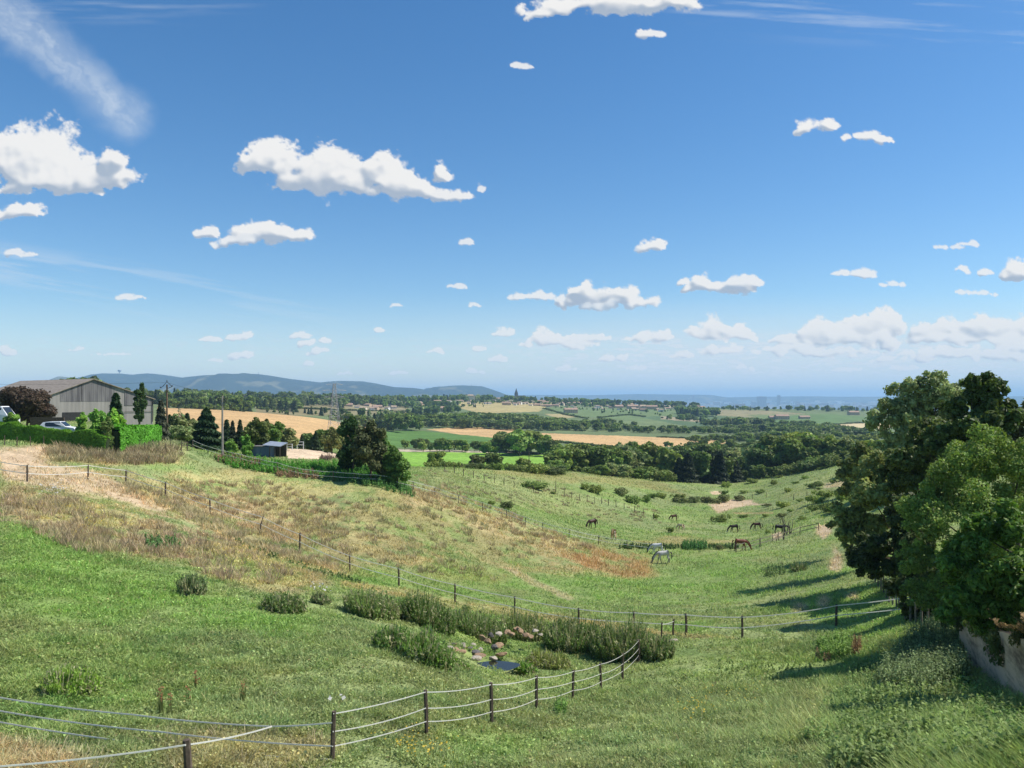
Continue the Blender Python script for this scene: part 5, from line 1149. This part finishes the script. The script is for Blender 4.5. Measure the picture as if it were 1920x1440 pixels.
HORSES = [  # px, foot row, heading in degrees (0 faces right), pose, scale, coat, mane, label
 (1388,1033,0,'graze',1.12,coat('bay_coat', (.16, .045, .022)),(.03,.015,.01),'reddish brown horse grazing to the right at the end of the stream bank'),
 (1244,1057,186,'graze',1.12,coat('grey_coat', (.55, .53, .49), (.40, .38, .35), 2.2, .55, (.20,.18,.16)),(.05,.045,.045),'light grey horse grazing to the left, nearest of all the horses'),
 (1233,1040,170,'graze',1.05,coat('pinto_coat', (.66, .65, .64), BLK, 1.25, .58),(.02,.02,.02),'white horse with black patches right behind the light grey one'),
 (1377,999,184,'graze',1.05,coat('dark_pinto_coat', (.035, .018, .014), (.62, .60, .58), 1.0, .60),(.015,.012,.012),'dark brown horse with a white rump grazing to the left'),
 (1420,994,175,'graze',.95,coat('chestnut_coat', (.085, .028, .018)),(.02,.01,.01),'small dark chestnut horse grazing left of the black horse'),
 (1461,1001,-8,'low',1.0,coat('black_coat', (.014, .013, .014), leg=(.03,.02,.018)),BLK,'black horse stretching its neck towards the dead branches'),
 (1264,977,190,'graze',.95,coat('brown_coat', (.10, .035, .02)),(.02,.012,.01),'brown horse grazing farthest away beside a small bush'),
 (1277,996,125,'graze',.92,coat('cream_coat', (.55, .42, .27)),(.6,.5,.38),'cream horse seen from behind, near a round green bush'),
 (1111,991,215,'graze',1.1,coat('dark_bay_coat', (.07, .028, .02)),(.015,.01,.01),'dark bay horse grazing alone high on the left slope'),
 (1150,1013,95,'graze',1.1,coat('palomino_coat', (.52, .33, .17)),(.6,.5,.35),'palomino horse seen end-on beside the white tape fence')]
for px, py, hd, pose, s, cm, mc, lb in HORSES:
    x, y, z = hit(px, py, 95); me, ma_, ta, ea = HP[pose]
    o = add('horse', None, None, (x, y, z), R(hd), lb, 'horse', sc=s); b_ = me.copy(); b_.materials.clear(); b_.materials.append(cm); kid(o, 'body', b_)
    mm_ = solid('mane_hair', mc, .7)
    for nme, q in (('mane', ma_), ('tail', ta), ('ears', ea)):
        q = q.copy(); q.materials.clear(); q.materials.append(mm_ if nme != 'ears' else cm); kid(o, nme, q)

# ------------------------------------------------------------------ pond, stones, dead wood, retaining wall
wm, nt, b, out = nmat('pond_water'); b.inputs['Base Color'].default_value = (.03, .03, .018, 1); b.inputs['Roughness'].default_value = .12; b.inputs['Specular IOR Level'].default_value = .6
mb = MB(); PW = PDZ-.16
mb.quad(*[(PDX+math.cos(a)*1.2*(1+.12*math.sin(3*a)), PDY+math.sin(a)*.8, PW) for a in np.linspace(0, 6.283, 33)[:-1]])
add('pond_water', mb.mesh('pond_water', wm), kind='structure')
RK = [solid('stone_%s' % k, c, .85, .45, 3.5, .8) for k, c in (('pale', (.38, .33, .26)), ('tan', (.30, .20, .12)), ('grey', (.12, .11, .10)))]
def rock(name, x, y, z, s, mat, label, group, cat='stone', fl=.6, sd=0):
    import bmesh
    bm = bmesh.new(); bmesh.ops.create_icosphere(bm, subdivisions=2, radius=1)
    rr = np.random.default_rng(sd); P = rr.normal(size=(10, 3)); P /= np.linalg.norm(P, axis=1, keepdims=True)
    for v in bm.verts:
        c = np.array(v.co); 
        for p in P:
            d = c@p
            if d > .58: c = c-p*(d-.58)*.92
        v.co = c*(1+rr.normal()*.03)
    m = bpy.data.meshes.new(name); bm.to_mesh(m); bm.free(); m.materials.append(mat)
    return add(name, m, None, (x, y, z), rr.random()*6, label, cat, group, sc=(s*rr.uniform(.9, 1.4), s*rr.uniform(.7, 1.1), s*fl*rr.uniform(.8, 1.2)))
STN0 = [(843,1213,.5,0),(866,1209,.55,0),(866,1220,.4,1),(893,1222,.62,2),(893,1233,.5,0),(905,1205,.5,1),(915,1212,.5,1),(928,1222,.45,2),(925,1232,.5,0),(940,1233,.5,1),(950,1210,.4,1),(958,1215,.5,1),(975,1212,.5,1),(985,1221,.45,1),(1003,1217,.4,0),(1013,1224,.3,0),(880,1213,.35,2),(900,1217,.45,0)]
STN = [(a, b_, s*.95, k) for a, b_, s, k in STN0]
STN += [(855,1217,.5,1),(900,1228,.5,1),(935,1222,.5,1),(920,1206,.4,2),(935,1209,.45,0),(968,1208,.4,1),(888,1208,.4,0),(995,1225,.35,1),(850,1206,.35,2)]
for i, (px, py, s, k) in enumerate(STN):
    x, y, z = hit(px, py+5, 30); rock('pond_stone', x, y, max(z, PW-.05)+.08, s*.62, RK[k], {0: 'pale boulder', 1: 'tan orange boulder', 2: 'dark grey boulder'}[k]+' of the rock pile at the back of the pond', {0: 'pale pond boulders', 1: 'tan pond boulders', 2: 'grey pond boulders'}[k], sd=i)
x, y, z = hit(1263, 1203, 30); rock('field_stone', x, y, z+.05, .28, RK[0], 'small pale stone in the grass right of the reeds by the fence', None, sd=33)
DEAD = solid('dead_wood', (.20, .155, .12), .9, .3, 5, .4)
def dead_branches(px, py, Y0, n, hh, label, lean=0, sd=1):
    x, y, z = hit(px, py, Y0); m = MB(); rr = random.Random(sd)
    for i in range(n):
        bx_, by_ = rr.uniform(-.9, .9), rr.uniform(-.6, .6); h = hh*rr.uniform(.4, 1); lx_ = rr.uniform(-.5, .5)+lean
        m.tube([(bx_, by_, -.2), (bx_+lx_*.5, by_, h*.5), (bx_+lx_*1.0, by_+rr.uniform(-.3, .3), h)], [.08, .055, .015], 5)
        m.tube([(bx_+lx_*.5, by_, h*.5), (bx_+lx_*.5+rr.uniform(-.6, .6), by_, h*.8)], [.04, .012], 4)
    return add('dead_branches', m.mesh('dead_branches', DEAD), None, (x, y, z), 0, label, 'dead branches')
dead_branches(1476, 1003, 100, 11, 3.0, 'upright tangle of dead branches right of the black horse', sd=2)
dead_branches(1461, 1014, 100, 4, 2.0, 'few leaning dead sticks below the black horse', .3, 3)
dead_branches(1466, 982, 110, 3, 2.2, 'single leaning dead stem below the olive thorn bush', -.6, 6)
wallm, nt, b, out = nmat('stained_wall'); N = nt.nodes.new; L = nt.links.new
tc = N('ShaderNodeTexCoord'); mp = N('ShaderNodeMapping'); mp.inputs['Scale'].default_value = (.45, .32, 1.3); L(tc.outputs['Object'], mp.inputs[0])
nz = N('ShaderNodeTexNoise'); nz.inputs['Scale'].default_value = 1.1; nz.inputs['Detail'].default_value = 9; nz.inputs['Roughness'].default_value = .7; L(mp.outputs[0], nz.inputs['Vector'])
cr = N('ShaderNodeValToRGB'); L(nz.outputs['Fac'], cr.inputs[0]); cr.color_ramp.elements[0].position = .38; cr.color_ramp.elements[0].color = (.20, .13, .075, 1)
cr.color_ramp.elements[1].position = .56; cr.color_ramp.elements[1].color = (.66, .47, .29, 1); L(cr.outputs[0], b.inputs['Base Color']); b.inputs['Roughness'].default_value = .95
bp = N('ShaderNodeBump'); bp.inputs['Distance'].default_value = .05; L(nz.outputs['Fac'], bp.inputs['Height']); L(bp.outputs[0], b.inputs['Normal'])
def wall_part(Ya, Yb, top, off=0):
    n = 26; ys = np.linspace(Ya, Yb, n); m = MB()
    for k in range(n-1):
        y0_, y1_ = ys[k], ys[k+1]
        for z0f, z1f in ((0, 1),):
            a = []
            for yy in (y0_, y1_):
                xx = wall_x(yy)+off; zl = g(xx-.8, yy)-.4; zt = g(xx-.4, yy)+top(yy); a.append((xx, yy, zl, zt))
            (xa, ya, la, ta_), (xb, yb, lb_, tb) = a
            m.quad((xa, ya, la), (xb, yb, lb_), (xb, yb, tb), (xa, ya, ta_)); m.quad((xa, ya, ta_), (xb, yb, tb), (xb+.32, yb, tb), (xa+.32, ya, ta_)); m.quad((xb+.32, yb, lb_), (xa+.32, ya, la), (xa+.32, ya, ta_), (xb+.32, yb, tb))
    for yy in (Ya, Yb):
        xx = wall_x(yy)+off; zl = g(xx-.8, yy)-.4; zt = g(xx-.4, yy)+top(yy); m.quad((xx, yy, zl), (xx+.32, yy, zl), (xx+.32, yy, zt), (xx, yy, zt))
    return m
wy_ = 38.5; o = add('retaining_wall', None, None, (0, 0, 0), 0, 'beige stained retaining wall under the nearest ash at the right edge', 'wall')
kid(o, 'wall_panel', wall_part(30.6, 38.2, lambda y: 1.78+.5*float(smooth(36, 28, y))).mesh('wall_panel', wallm)); kid(o, 'wall_panel', wall_part(13.2, 21.8, lambda y: 2.3, -.1).mesh('wall_panel', wallm)); kid(o, 'wall_panel', wall_part(22, 30.2, lambda y: 1.8+.5*float(smooth(36, 28, y)), -.12).mesh('wall_panel', wallm))

for i, (Y, dz, s_, k, lb) in enumerate([(37.6, -.55, 1.3, 's3', 'dark ivy mound hanging over the far end of the retaining wall'), (34.6, -.35, .9, 's1', 'ivy tuft spilling over the wall below the ash, second from the far end'),
                          (32.0, -.45, 1.1, 's3', 'ragged dark creeper hanging down the middle of the retaining wall'), (30.4, -1.3, 1.6, 's3', 'dark creeper filling the joint between the two wall sections'), (27.6, -.2, .8, 's2', 'grey-green creeper on the near wall section')]):
    xx = wall_x(Y); plant(k, xx-.05, Y, s_, lb, None, .62, 'wall_creeper', z=g(xx+.9, Y)+dz*.8-.25)

# ------------------------------------------------------------------ grass, reeds, weeds
GRM = leafmat('grass_blades', trans=.35, rough=.6, spec=.2, objvar=0)
def blades(P, h, w, lean, col, rg, dirs=None, tipw=.15, curve=True):
    """one bent blade per point, two segments"""
    n = len(P); a = rg.random(n)*6.283; T = np.stack([np.cos(a), np.sin(a), np.zeros(n)], 1)*(w*.5)[:, None]
    b_ = rg.random(n)*6.283 if dirs is None else dirs; D_ = np.stack([np.cos(b_), np.sin(b_), np.zeros(n)], 1)*(h*lean)[:, None]
    up = np.zeros((n, 3)); up[:, 2] = h
    M = P+up*.55+D_*.35; E = P+up+D_
    V = np.stack([P-T, P+T, M+T*.8, M-T*.8, E+T*tipw, E-T*tipw], 1).reshape(-1, 3)
    i = np.arange(n)*6; Fq = np.concatenate([np.stack([i, i+1, i+2, i+3], 1), np.stack([i+3, i+2, i+4, i+5], 1)])
    return V, Fq, np.repeat(col, 6, 0)
def grass_cover(n):
    rg = np.random.default_rng(11)
    # wedge in front of the camera, denser near it
    u = rg.random(n); e = -.75; a, c = 14.0, 340.0
    Y = (a**e+(c**e-a**e)*u)**(1/e); px = np.where(rg.random(n) < .95, rg.uniform(-120, 2040, n), rg.uniform(-700, 2700, n)); X = (px-CX)/F*np.maximum(Y, 15)
    cl = fbm(X/.9, Y/.9, 301, 3); cl2 = fbm(X/5, Y/5, 311, 3)
    keep = rg.random(n) < smooth(.30, .52, .6*cl+.4*cl2)*.85+.15
    X, Y, cl, cl2, px = X[keep], Y[keep], cl[keep], cl2[keep], px[keep]
    Z = ground(X, Y)
    row = H0+(CZ-Z)*F/Y
    C = albedo(X, Y, Z)
    rgt = C[:, 0]/C[:, 1]
    dry = smooth(1.05, 1.45, rgt); bare = smooth(.40, .45, C[:, 0])*(Y > 40)
    inp = np.hypot((X-PDX)/2.0, (Y-PDY)/1.6) < 1.0
    wallz = (X > wall_x(Y)-.3) & (X < wall_x(Y)+.4) & (Y < 39) & (Y > 21)
    k = (rg.random(len(X)) > bare*.93) & (~inp) & (~wallz) & (row < 1560) & ~((Y > 110) & (Y < 175) & (px > 530) & (px < 712) & (C[:, 0] > .38))
    X, Y, Z, C, dry, cl, cl2, px, row = X[k], Y[k], Z[k], C[k], dry[k], cl[k], cl2[k], px[k], row[k]
    n = len(X)
    rough = smooth(1250, 1330, row)*smooth(1000, 1300, px)*.12+smooth(1400, 1600, px)*(Y < 45)*.12
    h = (.05+.08*smooth(.42, .62, cl2)+.10*smooth(.5, .68, cl)+.16*dry+rough)*(.6+.8*rg.random(n))+.0009*Y
    w = .014+.00075*Y*(.7+.6*rg.random(n))
    lean = .3+1.1*rg.random(n)**1.5
    br = (1.05+.95*rg.random(n))*(.55+.95*cl)
    C = C*br[:, None]; C[:, 0] *= 1+.22*(rg.random(n)-.5); C[:, 2] *= 1+.2*(rg.random(n)-.5)
    yl = rg.random(n) < .02; C[yl] = np.array((.42, .36, .16))*(.8+.4*rg.random(yl.sum()))[:, None]
    P = np.stack([X, Y, Z-.02], 1)
    V, Fq, CC = blades(P, h, w, lean, C, rg)
    q = rg.random(n) < .33*smooth(90, 40, Y); m = int(q.sum())
    Pq = P[q]+np.stack([rg.normal(size=m)*.12, rg.normal(size=m)*.12, .03+h[q]*rg.random(m)*.9], 1)
    v2, f2 = quads_at(Pq, rg.normal(size=(m, 3))*.6+np.array((0, 0, 1.0)), (.035+.0012*Y[q])*(.6+.8*rg.random(m)), rg, 1.3)
    V, Fq, CC = join_fast([(V, Fq, CC), (v2, f2, np.repeat(C[q]*(.45+.9*rg.random(m))[:, None], 4, 0))])
    add('grass', fast_mesh('grass', V, Fq, CC, GRM), label='meadow grass covering the whole valley pasture', cat='grass', kind='stuff')
grass_cover(1000000)
# lookup: photo pixel -> distance of the ground there
_hx = np.arange(-120, 2060, 6.0); _hr = np.arange(800, 1560, 2.0); _hy = np.exp(np.linspace(math.log(15.5), math.log(400), 700))
_A, _B = np.meshgrid(_hx, _hy, indexing='ij'); _rw = H0+(CZ-ground(((_A-CX)/F*_B).ravel(), _B.ravel()).reshape(_A.shape))*F/_B
_rm = np.minimum.accumulate(_rw, 1)
HG = np.array([[_hy[min(np.searchsorted(-_rm[i], -r), len(_hy)-1)] for r in _hr] for i in range(len(_hx))])
def hits(px, py):
    i = np.clip((px-_hx[0])/6, 0, len(_hx)-1.001); j = np.clip((py-_hr[0])/2, 0, len(_hr)-1.001); a = i.astype(int); b_ = j.astype(int); fu = i-a; fv = j-b_
    Y = HG[a, b_]*(1-fu)*(1-fv)+HG[a+1, b_]*fu*(1-fv)+HG[a, b_+1]*(1-fu)*fv+HG[a+1, b_+1]*fu*fv
    X = (px-CX)/F*Y; return X, Y, ground(X, Y)
def sample_poly(P, n, rg):
    P = np.array(P, float); xs, ys = [], []
    while sum(map(len, xs)) < n:
        x = rg.uniform(P[:, 0].min(), P[:, 0].max(), n*3); y = rg.uniform(P[:, 1].min(), P[:, 1].max(), n*3); k = inpoly(x, y, P); xs.append(x[k]); ys.append(y[k])
    return np.concatenate(xs)[:n], np.concatenate(ys)[:n]
def dry_clumps():
    rg = np.random.default_rng(21); V = []
    zones = [([(0,935),(90,925),(200,965),(330,985),(420,1010),(520,1060),(560,1100),(420,1090),(330,1050),(170,1045),(60,1000),(0,985)], 470, (.40,.27,.165), .55, .45),
             ([(80,845),(130,835),(330,838),(352,868),(230,872),(100,866)], 420, (.36,.25,.15), .75, .6),
             ([(200,818),(300,812),(345,836),(330,846),(190,842)], 240, (.33,.29,.15), .6, .5),
             ([(330,905),(520,905),(640,960),(660,1060),(560,1040),(420,985),(330,945)], 330, (.42,.29,.17), .55, .5),
             ([(540,930),(800,930),(1000,1010),(1060,1060),(900,1040),(700,1050),(600,1000)], 240, (.40,.30,.17), .5, .4),
             ([(220,905),(300,925),(480,1015),(660,1072),(660,1084),(470,1030),(290,945),(220,920)], 260, (.42,.30,.18), .6, .45),
             ([(780,890),(880,930),(1010,985),(1120,1030),(1060,1035),(900,980),(770,930)], 300, (.45,.31,.18), .55, .45),
             ([(640,1030),(900,1060),(930,1090),(740,1070)], 40, (.36,.26,.15), .5, .4),
             ([(800,880),(1000,900),(1240,960),(1240,985),(1000,960),(830,915)], 200, (.36,.27,.16), .45, .4),
             ([(300,1370),(560,1360),(640,1400),(600,1450),(300,1450)], 50, (.36,.27,.15), .28, .5),
             ([(-60,1400),(60,1398),(170,1430),(150,1460),(-60,1460)], 160, (.52,.40,.22), .3, .8)]
    for P, n, col, hh, sp in zones:
        px, py = sample_poly(P, n, rg); q = rg.random(n) < .5+.9*(fbm(px/50, py/30, 5, 3)-.3); px, py = px[q], py[q]; X, Y, Z = hits(px, py)
        m = 30; Xc = np.repeat(X, m); Yc = np.repeat(Y, m); s = np.repeat(rg.uniform(.5, 1.25, len(X)), m); a = rg.random(len(Xc))*6.283; r = rg.random(len(Xc))**.6*sp*s
        xx, yy = Xc+np.cos(a)*r, Yc+np.sin(a)*r; zz = ground(xx, yy)-.03
        h = hh*s*(.55+.6*rg.random(len(xx))); w = .014+.0007*yy
        c = np.array(col)*np.array((1.12, 1.3, 1.3))*np.repeat(rg.uniform(.75, 1.25, len(X)), m)[:, None]*(.7+.6*rg.random(len(xx)))[:, None]; c[:, 1] *= np.repeat(rg.uniform(.94, 1.12, len(X)), m)
        V.append(blades(np.stack([xx, yy, zz], 1), h, w, .3+.4*rg.random(len(xx)), c, rg, a+rg.normal(size=len(xx))*.7))
    v, f, c = join_fast(V); add('dry_grass', fast_mesh('dry_grass', v, f, c, GRM), label='tufts of tall dry beige and pinkish grass on the left hillside', cat='dry grass', kind='stuff')
dry_clumps()
def herbs(name, zones, label, cat='weeds', thing=None, seed=3, group=None, mat=None):
    """upright stems with leaves; zones = (polygon, count, height, colour, leaf size)"""
    rg = np.random.default_rng(seed); Q = []
    for P, n, hh, col, ls in zones:
        px, py = sample_poly(P, n, rg); X, Y, Z = hits(px, py); hgt = hh*(.5+.7*rg.random(n))*(.75+.5*fbm(X/1.1, Y/1.1, 9, 2))
        lx = rg.normal(size=n)*.12*hgt; ly_ = rg.normal(size=n)*.12*hgt; k = 11
        t = np.tile(np.linspace(.12, 1, k), n)+rg.normal(size=n*k)*.03; a = rg.random(n*k)*6.283; H_ = np.repeat(hgt, k); r = H_*.16*(1.15-t)
        c0 = np.array(col)*1.8*np.repeat(rg.uniform(.75, 1.25, n), k)[:, None]*(.65+.7*rg.random(n*k))[:, None]
        Pq = np.stack([np.repeat(X, k)+np.repeat(lx, k)*t+np.cos(a)*r, np.repeat(Y, k)+np.repeat(ly_, k)*t+np.sin(a)*r, np.repeat(Z, k)+H_*t], 1)
        Nn = np.stack([np.cos(a)*.5, np.sin(a)*.5, np.full(n*k, .8)], 1)+rg.normal(size=(n*k, 3))*.35; Tn = np.stack([np.cos(a), np.sin(a), np.full(n*k, .15)], 1)
        v, f = quads_at(Pq, Nn, (ls*(1.2-.6*t)*(.7+.6*rg.random(n*k))), rg, 2.2, Tn); Q.append((v, f, np.repeat(c0, 4, 0)))
        S = blades(np.stack([X, Y, Z-.05], 1), hgt, np.full(n, .02)+.0005*Y, .05+0*hgt, np.array(col)*.8*np.ones((n, 1)), rg); Q.append(S)
    v, f, c = join_fast(Q)
    return add(name, fast_mesh(name, v, f, c, mat or GRM), label=label, cat=cat, kind='stuff' if thing is None else None, group=group)
herbs('weeds', [([(1560,1440),(1600,1330),(1700,1300),(1800,1290),(1900,1330),(1960,1400),(1960,1470),(1560,1470)], 2500, .65, (.135,.18,.06), .10),
                ([(1640,1300),(1700,1210),(1760,1190),(1800,1240),(1820,1290),(1740,1310)], 1700, 1.1, (.125,.165,.07), .08),
                ([(1500,1400),(1600,1260),(1700,1240),(1700,1340),(1600,1440)], 1500, .5, (.13,.185,.06), .08),
                ([(1780,1280),(1850,1320),(1930,1390),(1930,1440),(1840,1380)], 1000, .6, (.09,.15,.04), .11),
                ([(1760,1170),(1800,1185),(1850,1230),(1800,1240)], 350, .7, (.10,.14,.05), .09),
                ([(1530,1215),(1570,1205),(1600,1215),(1590,1235),(1540,1238)], 300, .75, (.13,.20,.05), .10),
                ([(1598,1212),(1615,1212),(1612,1232),(1600,1232)], 60, .8, (.16,.10,.05), .06),
                ([(1530,1225),(1560,1230),(1555,1240),(1530,1240)], 60, .4, (.18,.12,.07), .06),
                ([(1340,1240),(1520,1250),(1520,1330),(1340,1320)], 260, .25, (.15,.19,.06), .07),
                ([(1380,1440),(1480,1330),(1640,1230),(1700,1200),(1600,1330),(1600,1460),(1380,1460)], 900, .3, (.14,.19,.065), .07),
                ([(1780,1200),(1960,1230),(1960,1275),(1880,1262),(1800,1225)], 500, .45, (.06,.10,.03), .10),
                ([(1040,1330),(1062,1325),(1060,1350),(1045,1350)], 40, .5, (.10,.17,.04), .08)],
      'tall grey-green weeds and nettles filling the lower right corner below the wall')
herbs('nettles', [([(400,862),(480,862),(560,872),(640,868),(700,880),(720,905),(640,900),(540,893),(440,880)], 1500, .75, (.075,.19,.03), .13),
                  ([(560,880),(700,878),(760,905),(780,935),(700,915),(600,900)], 700, .7, (.07,.15,.04), .13),
                  ([(400,858),(450,860),(500,870),(470,878),(410,868)], 300, .6, (.22,.14,.09), .12),
                  ([(510,882),(590,888),(600,900),(520,896)], 240, .6, (.22,.15,.09), .12),
                  ([(600,858),(690,856),(690,864),(600,864)], 260, .6, (.13,.09,.07), .12)],
      'lush green nettles and brown docks along the crest beside the shed', 'nettles', seed=4)
herbs('bank_plants', [([(1160,1024),(1385,1024),(1385,1030),(1160,1031)], 420, .55, (.05,.085,.025), .14),
                      ([(1280,1020),(1325,1020),(1325,1032),(1280,1032)], 200, .9, (.05,.12,.03), .14),
                      ([(1430,1075),(1470,1062),(1475,1078),(1440,1085)], 60, .7, (.10,.14,.05), .12),
                      ([(380,975),(480,1030),(640,1080),(700,1100),(600,1080),(470,1035)], 170, .3, (.08,.12,.04), .12),
                      ([(270,1015),(330,1015),(340,1030),(280,1035)], 90, .6, (.07,.14,.04), .12)],
      'dark green plants along the stream bank and the fence ditch', 'plants', seed=6)
def reed_clump(px, base, top, hw, label, col, n=900, sd=0):
    rg = np.random.default_rng(900+sd); Y = float(hits(np.array([float(px)]), np.array([float(base)]))[1][0]); x0, y0_ = at(px, Y); H_ = (base-top)/F*Y*.88; W = hw/F*Y*.93
    dp_ = min(W, 1.6)
    a = rg.random(n)*6.283; r = rg.random(n)**.5; xx = x0+np.cos(a)*r*W; yy = y0_+np.sin(a)*r*dp_+dp_*.6; zz = ground(xx, yy)-.05
    env = (1-.55*r**3)*(.6+.7*fbm(xx/.45, yy/.45, sd, 2))
    h = H_*env*(.5+.75*rg.random(n)**1.3); c = np.array(col)*np.array((1.55, 1.6, 1.25))*(.6+.8*rg.random(n))[:, None]; pn = rg.random(n) < .3; c[pn] = np.array((.36, .35, .18))*(.7+.5*rg.random(pn.sum()))[:, None]
    P = np.stack([xx, yy, zz], 1)
    dirs = np.arctan2((yy-y0_)/dp_, (xx-x0)/W)+rg.normal(size=n)*.6
    S = [blades(P, h*1.08, np.full(n, .03)+.0004*Y, .06+.30*r**2, c*1.25, rg, dirs, .35)]
    k = 7; t = np.tile(np.linspace(.1, .95, k), n)+rg.normal(size=n*k)*.04; aa = rg.random(n*k)*6.283; hh = np.repeat(h, k); D_ = np.repeat(dirs, k); le = np.repeat((.10+.22*r), k)*hh
    Pq = np.repeat(P, k, 0)+np.stack([np.cos(D_)*le*t**1.6+np.cos(aa)*.05, np.sin(D_)*le*t**1.6+np.sin(aa)*.05, hh*t], 1)
    Nn = np.stack([np.cos(aa)*.7, np.sin(aa)*.7, np.full(n*k, .5)], 1)+rg.normal(size=(n*k, 3))*.3; Tn = np.stack([np.cos(aa)*.5, np.sin(aa)*.5, np.full(n*k, .8)], 1)
    v, f = quads_at(Pq, Nn, (.045 if Y < 32 else .07)*(.6+.8*rg.random(n*k)), rg, 2.4, Tn); S.append((v, f, np.repeat(np.repeat(c, k, 0)*(.7+.6*rg.random(n*k))[:, None], 4, 0)))
    v, f, cc_ = join_fast(S); z0 = g(x0, y0_); v = v-np.array((x0, y0_, z0))
    return add('reed_clump', fast_mesh('reed_clump', v, f, cc_, GRM), None, (x0, y0_, z0), 0, label, 'reeds')
RC = (.125, .17, .06)
for i, (px, ba, tp, hw, n, c, lb) in enumerate([
 (354,1117,1076,25,420,(.11,.14,.07),'small grey-green clump of tall herbs alone in the left meadow'),
 (525,1149,1113,43,620,(.09,.13,.045),'low wide dark clump left of the three aligned in the meadow'),
 (600,1134,1110,18,260,(.10,.13,.06),'smallest reed clump between the low wide clump and the tall pair'),
 (692,1156,1104,54,1100,RC,'left one of the two big reed clumps above the pond'),
 (798,1176,1116,56,1300,(.075,.115,.035),'dark right one of the two big reed clumps above the pond'),
 (735,1226,1178,38,700,(.085,.14,.04),'left dark end of the leafy bank in front of the pond'),
 (790,1244,1186,60,1100,(.10,.16,.045),'long leafy reed bank at the left of the pond rocks'),
 (895,1198,1150,58,1000,(.10,.14,.05),'reed clump directly behind the pond rocks'),
 (985,1200,1150,56,950,(.115,.145,.055),'paler reed clump behind the pond, second from its left'),
 (1077,1222,1163,58,1300,(.08,.12,.04),'dark reed clump right behind the pond rocks'),
 (1170,1240,1170,62,1400,(.09,.125,.045),'tallest reed clump touching the last fence post'),
 (1232,1240,1186,34,600,(.09,.13,.05),'right tail of the reeds fading into the meadow'),
 (1030,1254,1224,42,620,(.16,.18,.06),'low yellowish reed clump in front right of the pond'),
 (985,1258,1244,24,240,(.11,.19,.04),'bright green low plants at the front edge of the pond'),
 (862,1252,1238,26,260,(.11,.18,.04),'green plants hiding the left pond edge'),
 (118,1304,1258,50,1700,(.15,.22,.05),'yellow-green rounded herb clump in the lower left meadow'),
 (1500,1072,1052,16,120,(.09,.12,.05),'thin dark reed tuft in the pasture right of the grey horse')]):
    reed_clump(px, ba, tp, hw, lb, c, n, i)
# rust-coloured dock stalks, white umbels and yellow flowers
def dots(name, pts, col, size, hgt, label, cat, n=60, sd=3, spread=14):
    rg = np.random.default_rng(sd); Q = []
    for px, py, m in pts:
        X, Y, Z = hits(px+rg.normal(size=m)*spread, py+rg.normal(size=m)*spread*.35); s = size*(.6+.8*rg.random(m)); h = hgt*(.5+.8*rg.random(m))
        c = np.array(col)*(.75+.5*rg.random(m))[:, None]
        v, f = quads_at(np.stack([X, Y, Z+h], 1), np.array((0, -.4, 1.0))+rg.normal(size=(m, 3))*.3, s, rg, 1.1); Q.append((v, f, np.repeat(c, 4, 0)))
        Q.append(blades(np.stack([X, Y, Z-.03], 1), h, np.full(m, .02), np.full(m, .05), np.array((.12, .15, .05))*np.ones((m, 1)), rg))
    v, f, c = join_fast(Q); add(name, fast_mesh(name, v, f, c, GRM), label=label, cat=cat, kind='stuff')
dots('yellow_flowers', [(200,975,160),(90,950,120),(430,1035,150),(160,1000,60),(800,1425,40),(1300,1340,60),(1360,1310,40),(770,1405,30),(490,1060,60)], (.60,.45,.07), .06, .4, 'yellow ragwort flowers dotted in the meadow', 'flowers', sd=5, spread=28)
dots('white_flowers', [(100,925,70),(628,1335,4),(600,1115,14)], (.62,.60,.54), .12, .5, 'white umbel flowers scattered near the foreground fence', 'flowers', sd=6, spread=14)
dots('dock_stalks', [(303,1338,40),(368,1300,26),(455,1320,26),(318,1345,16),(352,1330,12)], (.34,.16,.08), .05, .6, 'rust-red dock seed stalks in the foreground meadow', 'dock stalks', sd=7, spread=3)
# straw-coloured grass tufts hanging over the wall top
def wall_top():
    rg = np.random.default_rng(77); n = 14000; Y = rg.uniform(14, 38, n); X = wall_x(Y)+rg.uniform(-.15, 1.6, n)+.1; Z = ground(np.maximum(X, wall_x(Y)+.6), Y)+.1
    c = np.array((.42, .30, .16))*(.6+.8*rg.random(n))[:, None]; gr = rg.random(n) < smooth(33, 38, Y)*.5+.15; c[gr] = np.array((.10, .14, .045))*(.7+.6*rg.random(gr.sum()))[:, None]
    V, Fq, C = blades(np.stack([X, Y, Z], 1), +.24+.3*rg.random(n), np.full(n, .04), .9+.8*rg.random(n), c, rg, math.pi+rg.normal(size=n)*.9)
    add('dry_grass', fast_mesh('wall_grass', V, Fq, C, GRM), label='straw-coloured grass mat spilling over the retaining wall top', cat='dry grass', kind='stuff')
wall_top()
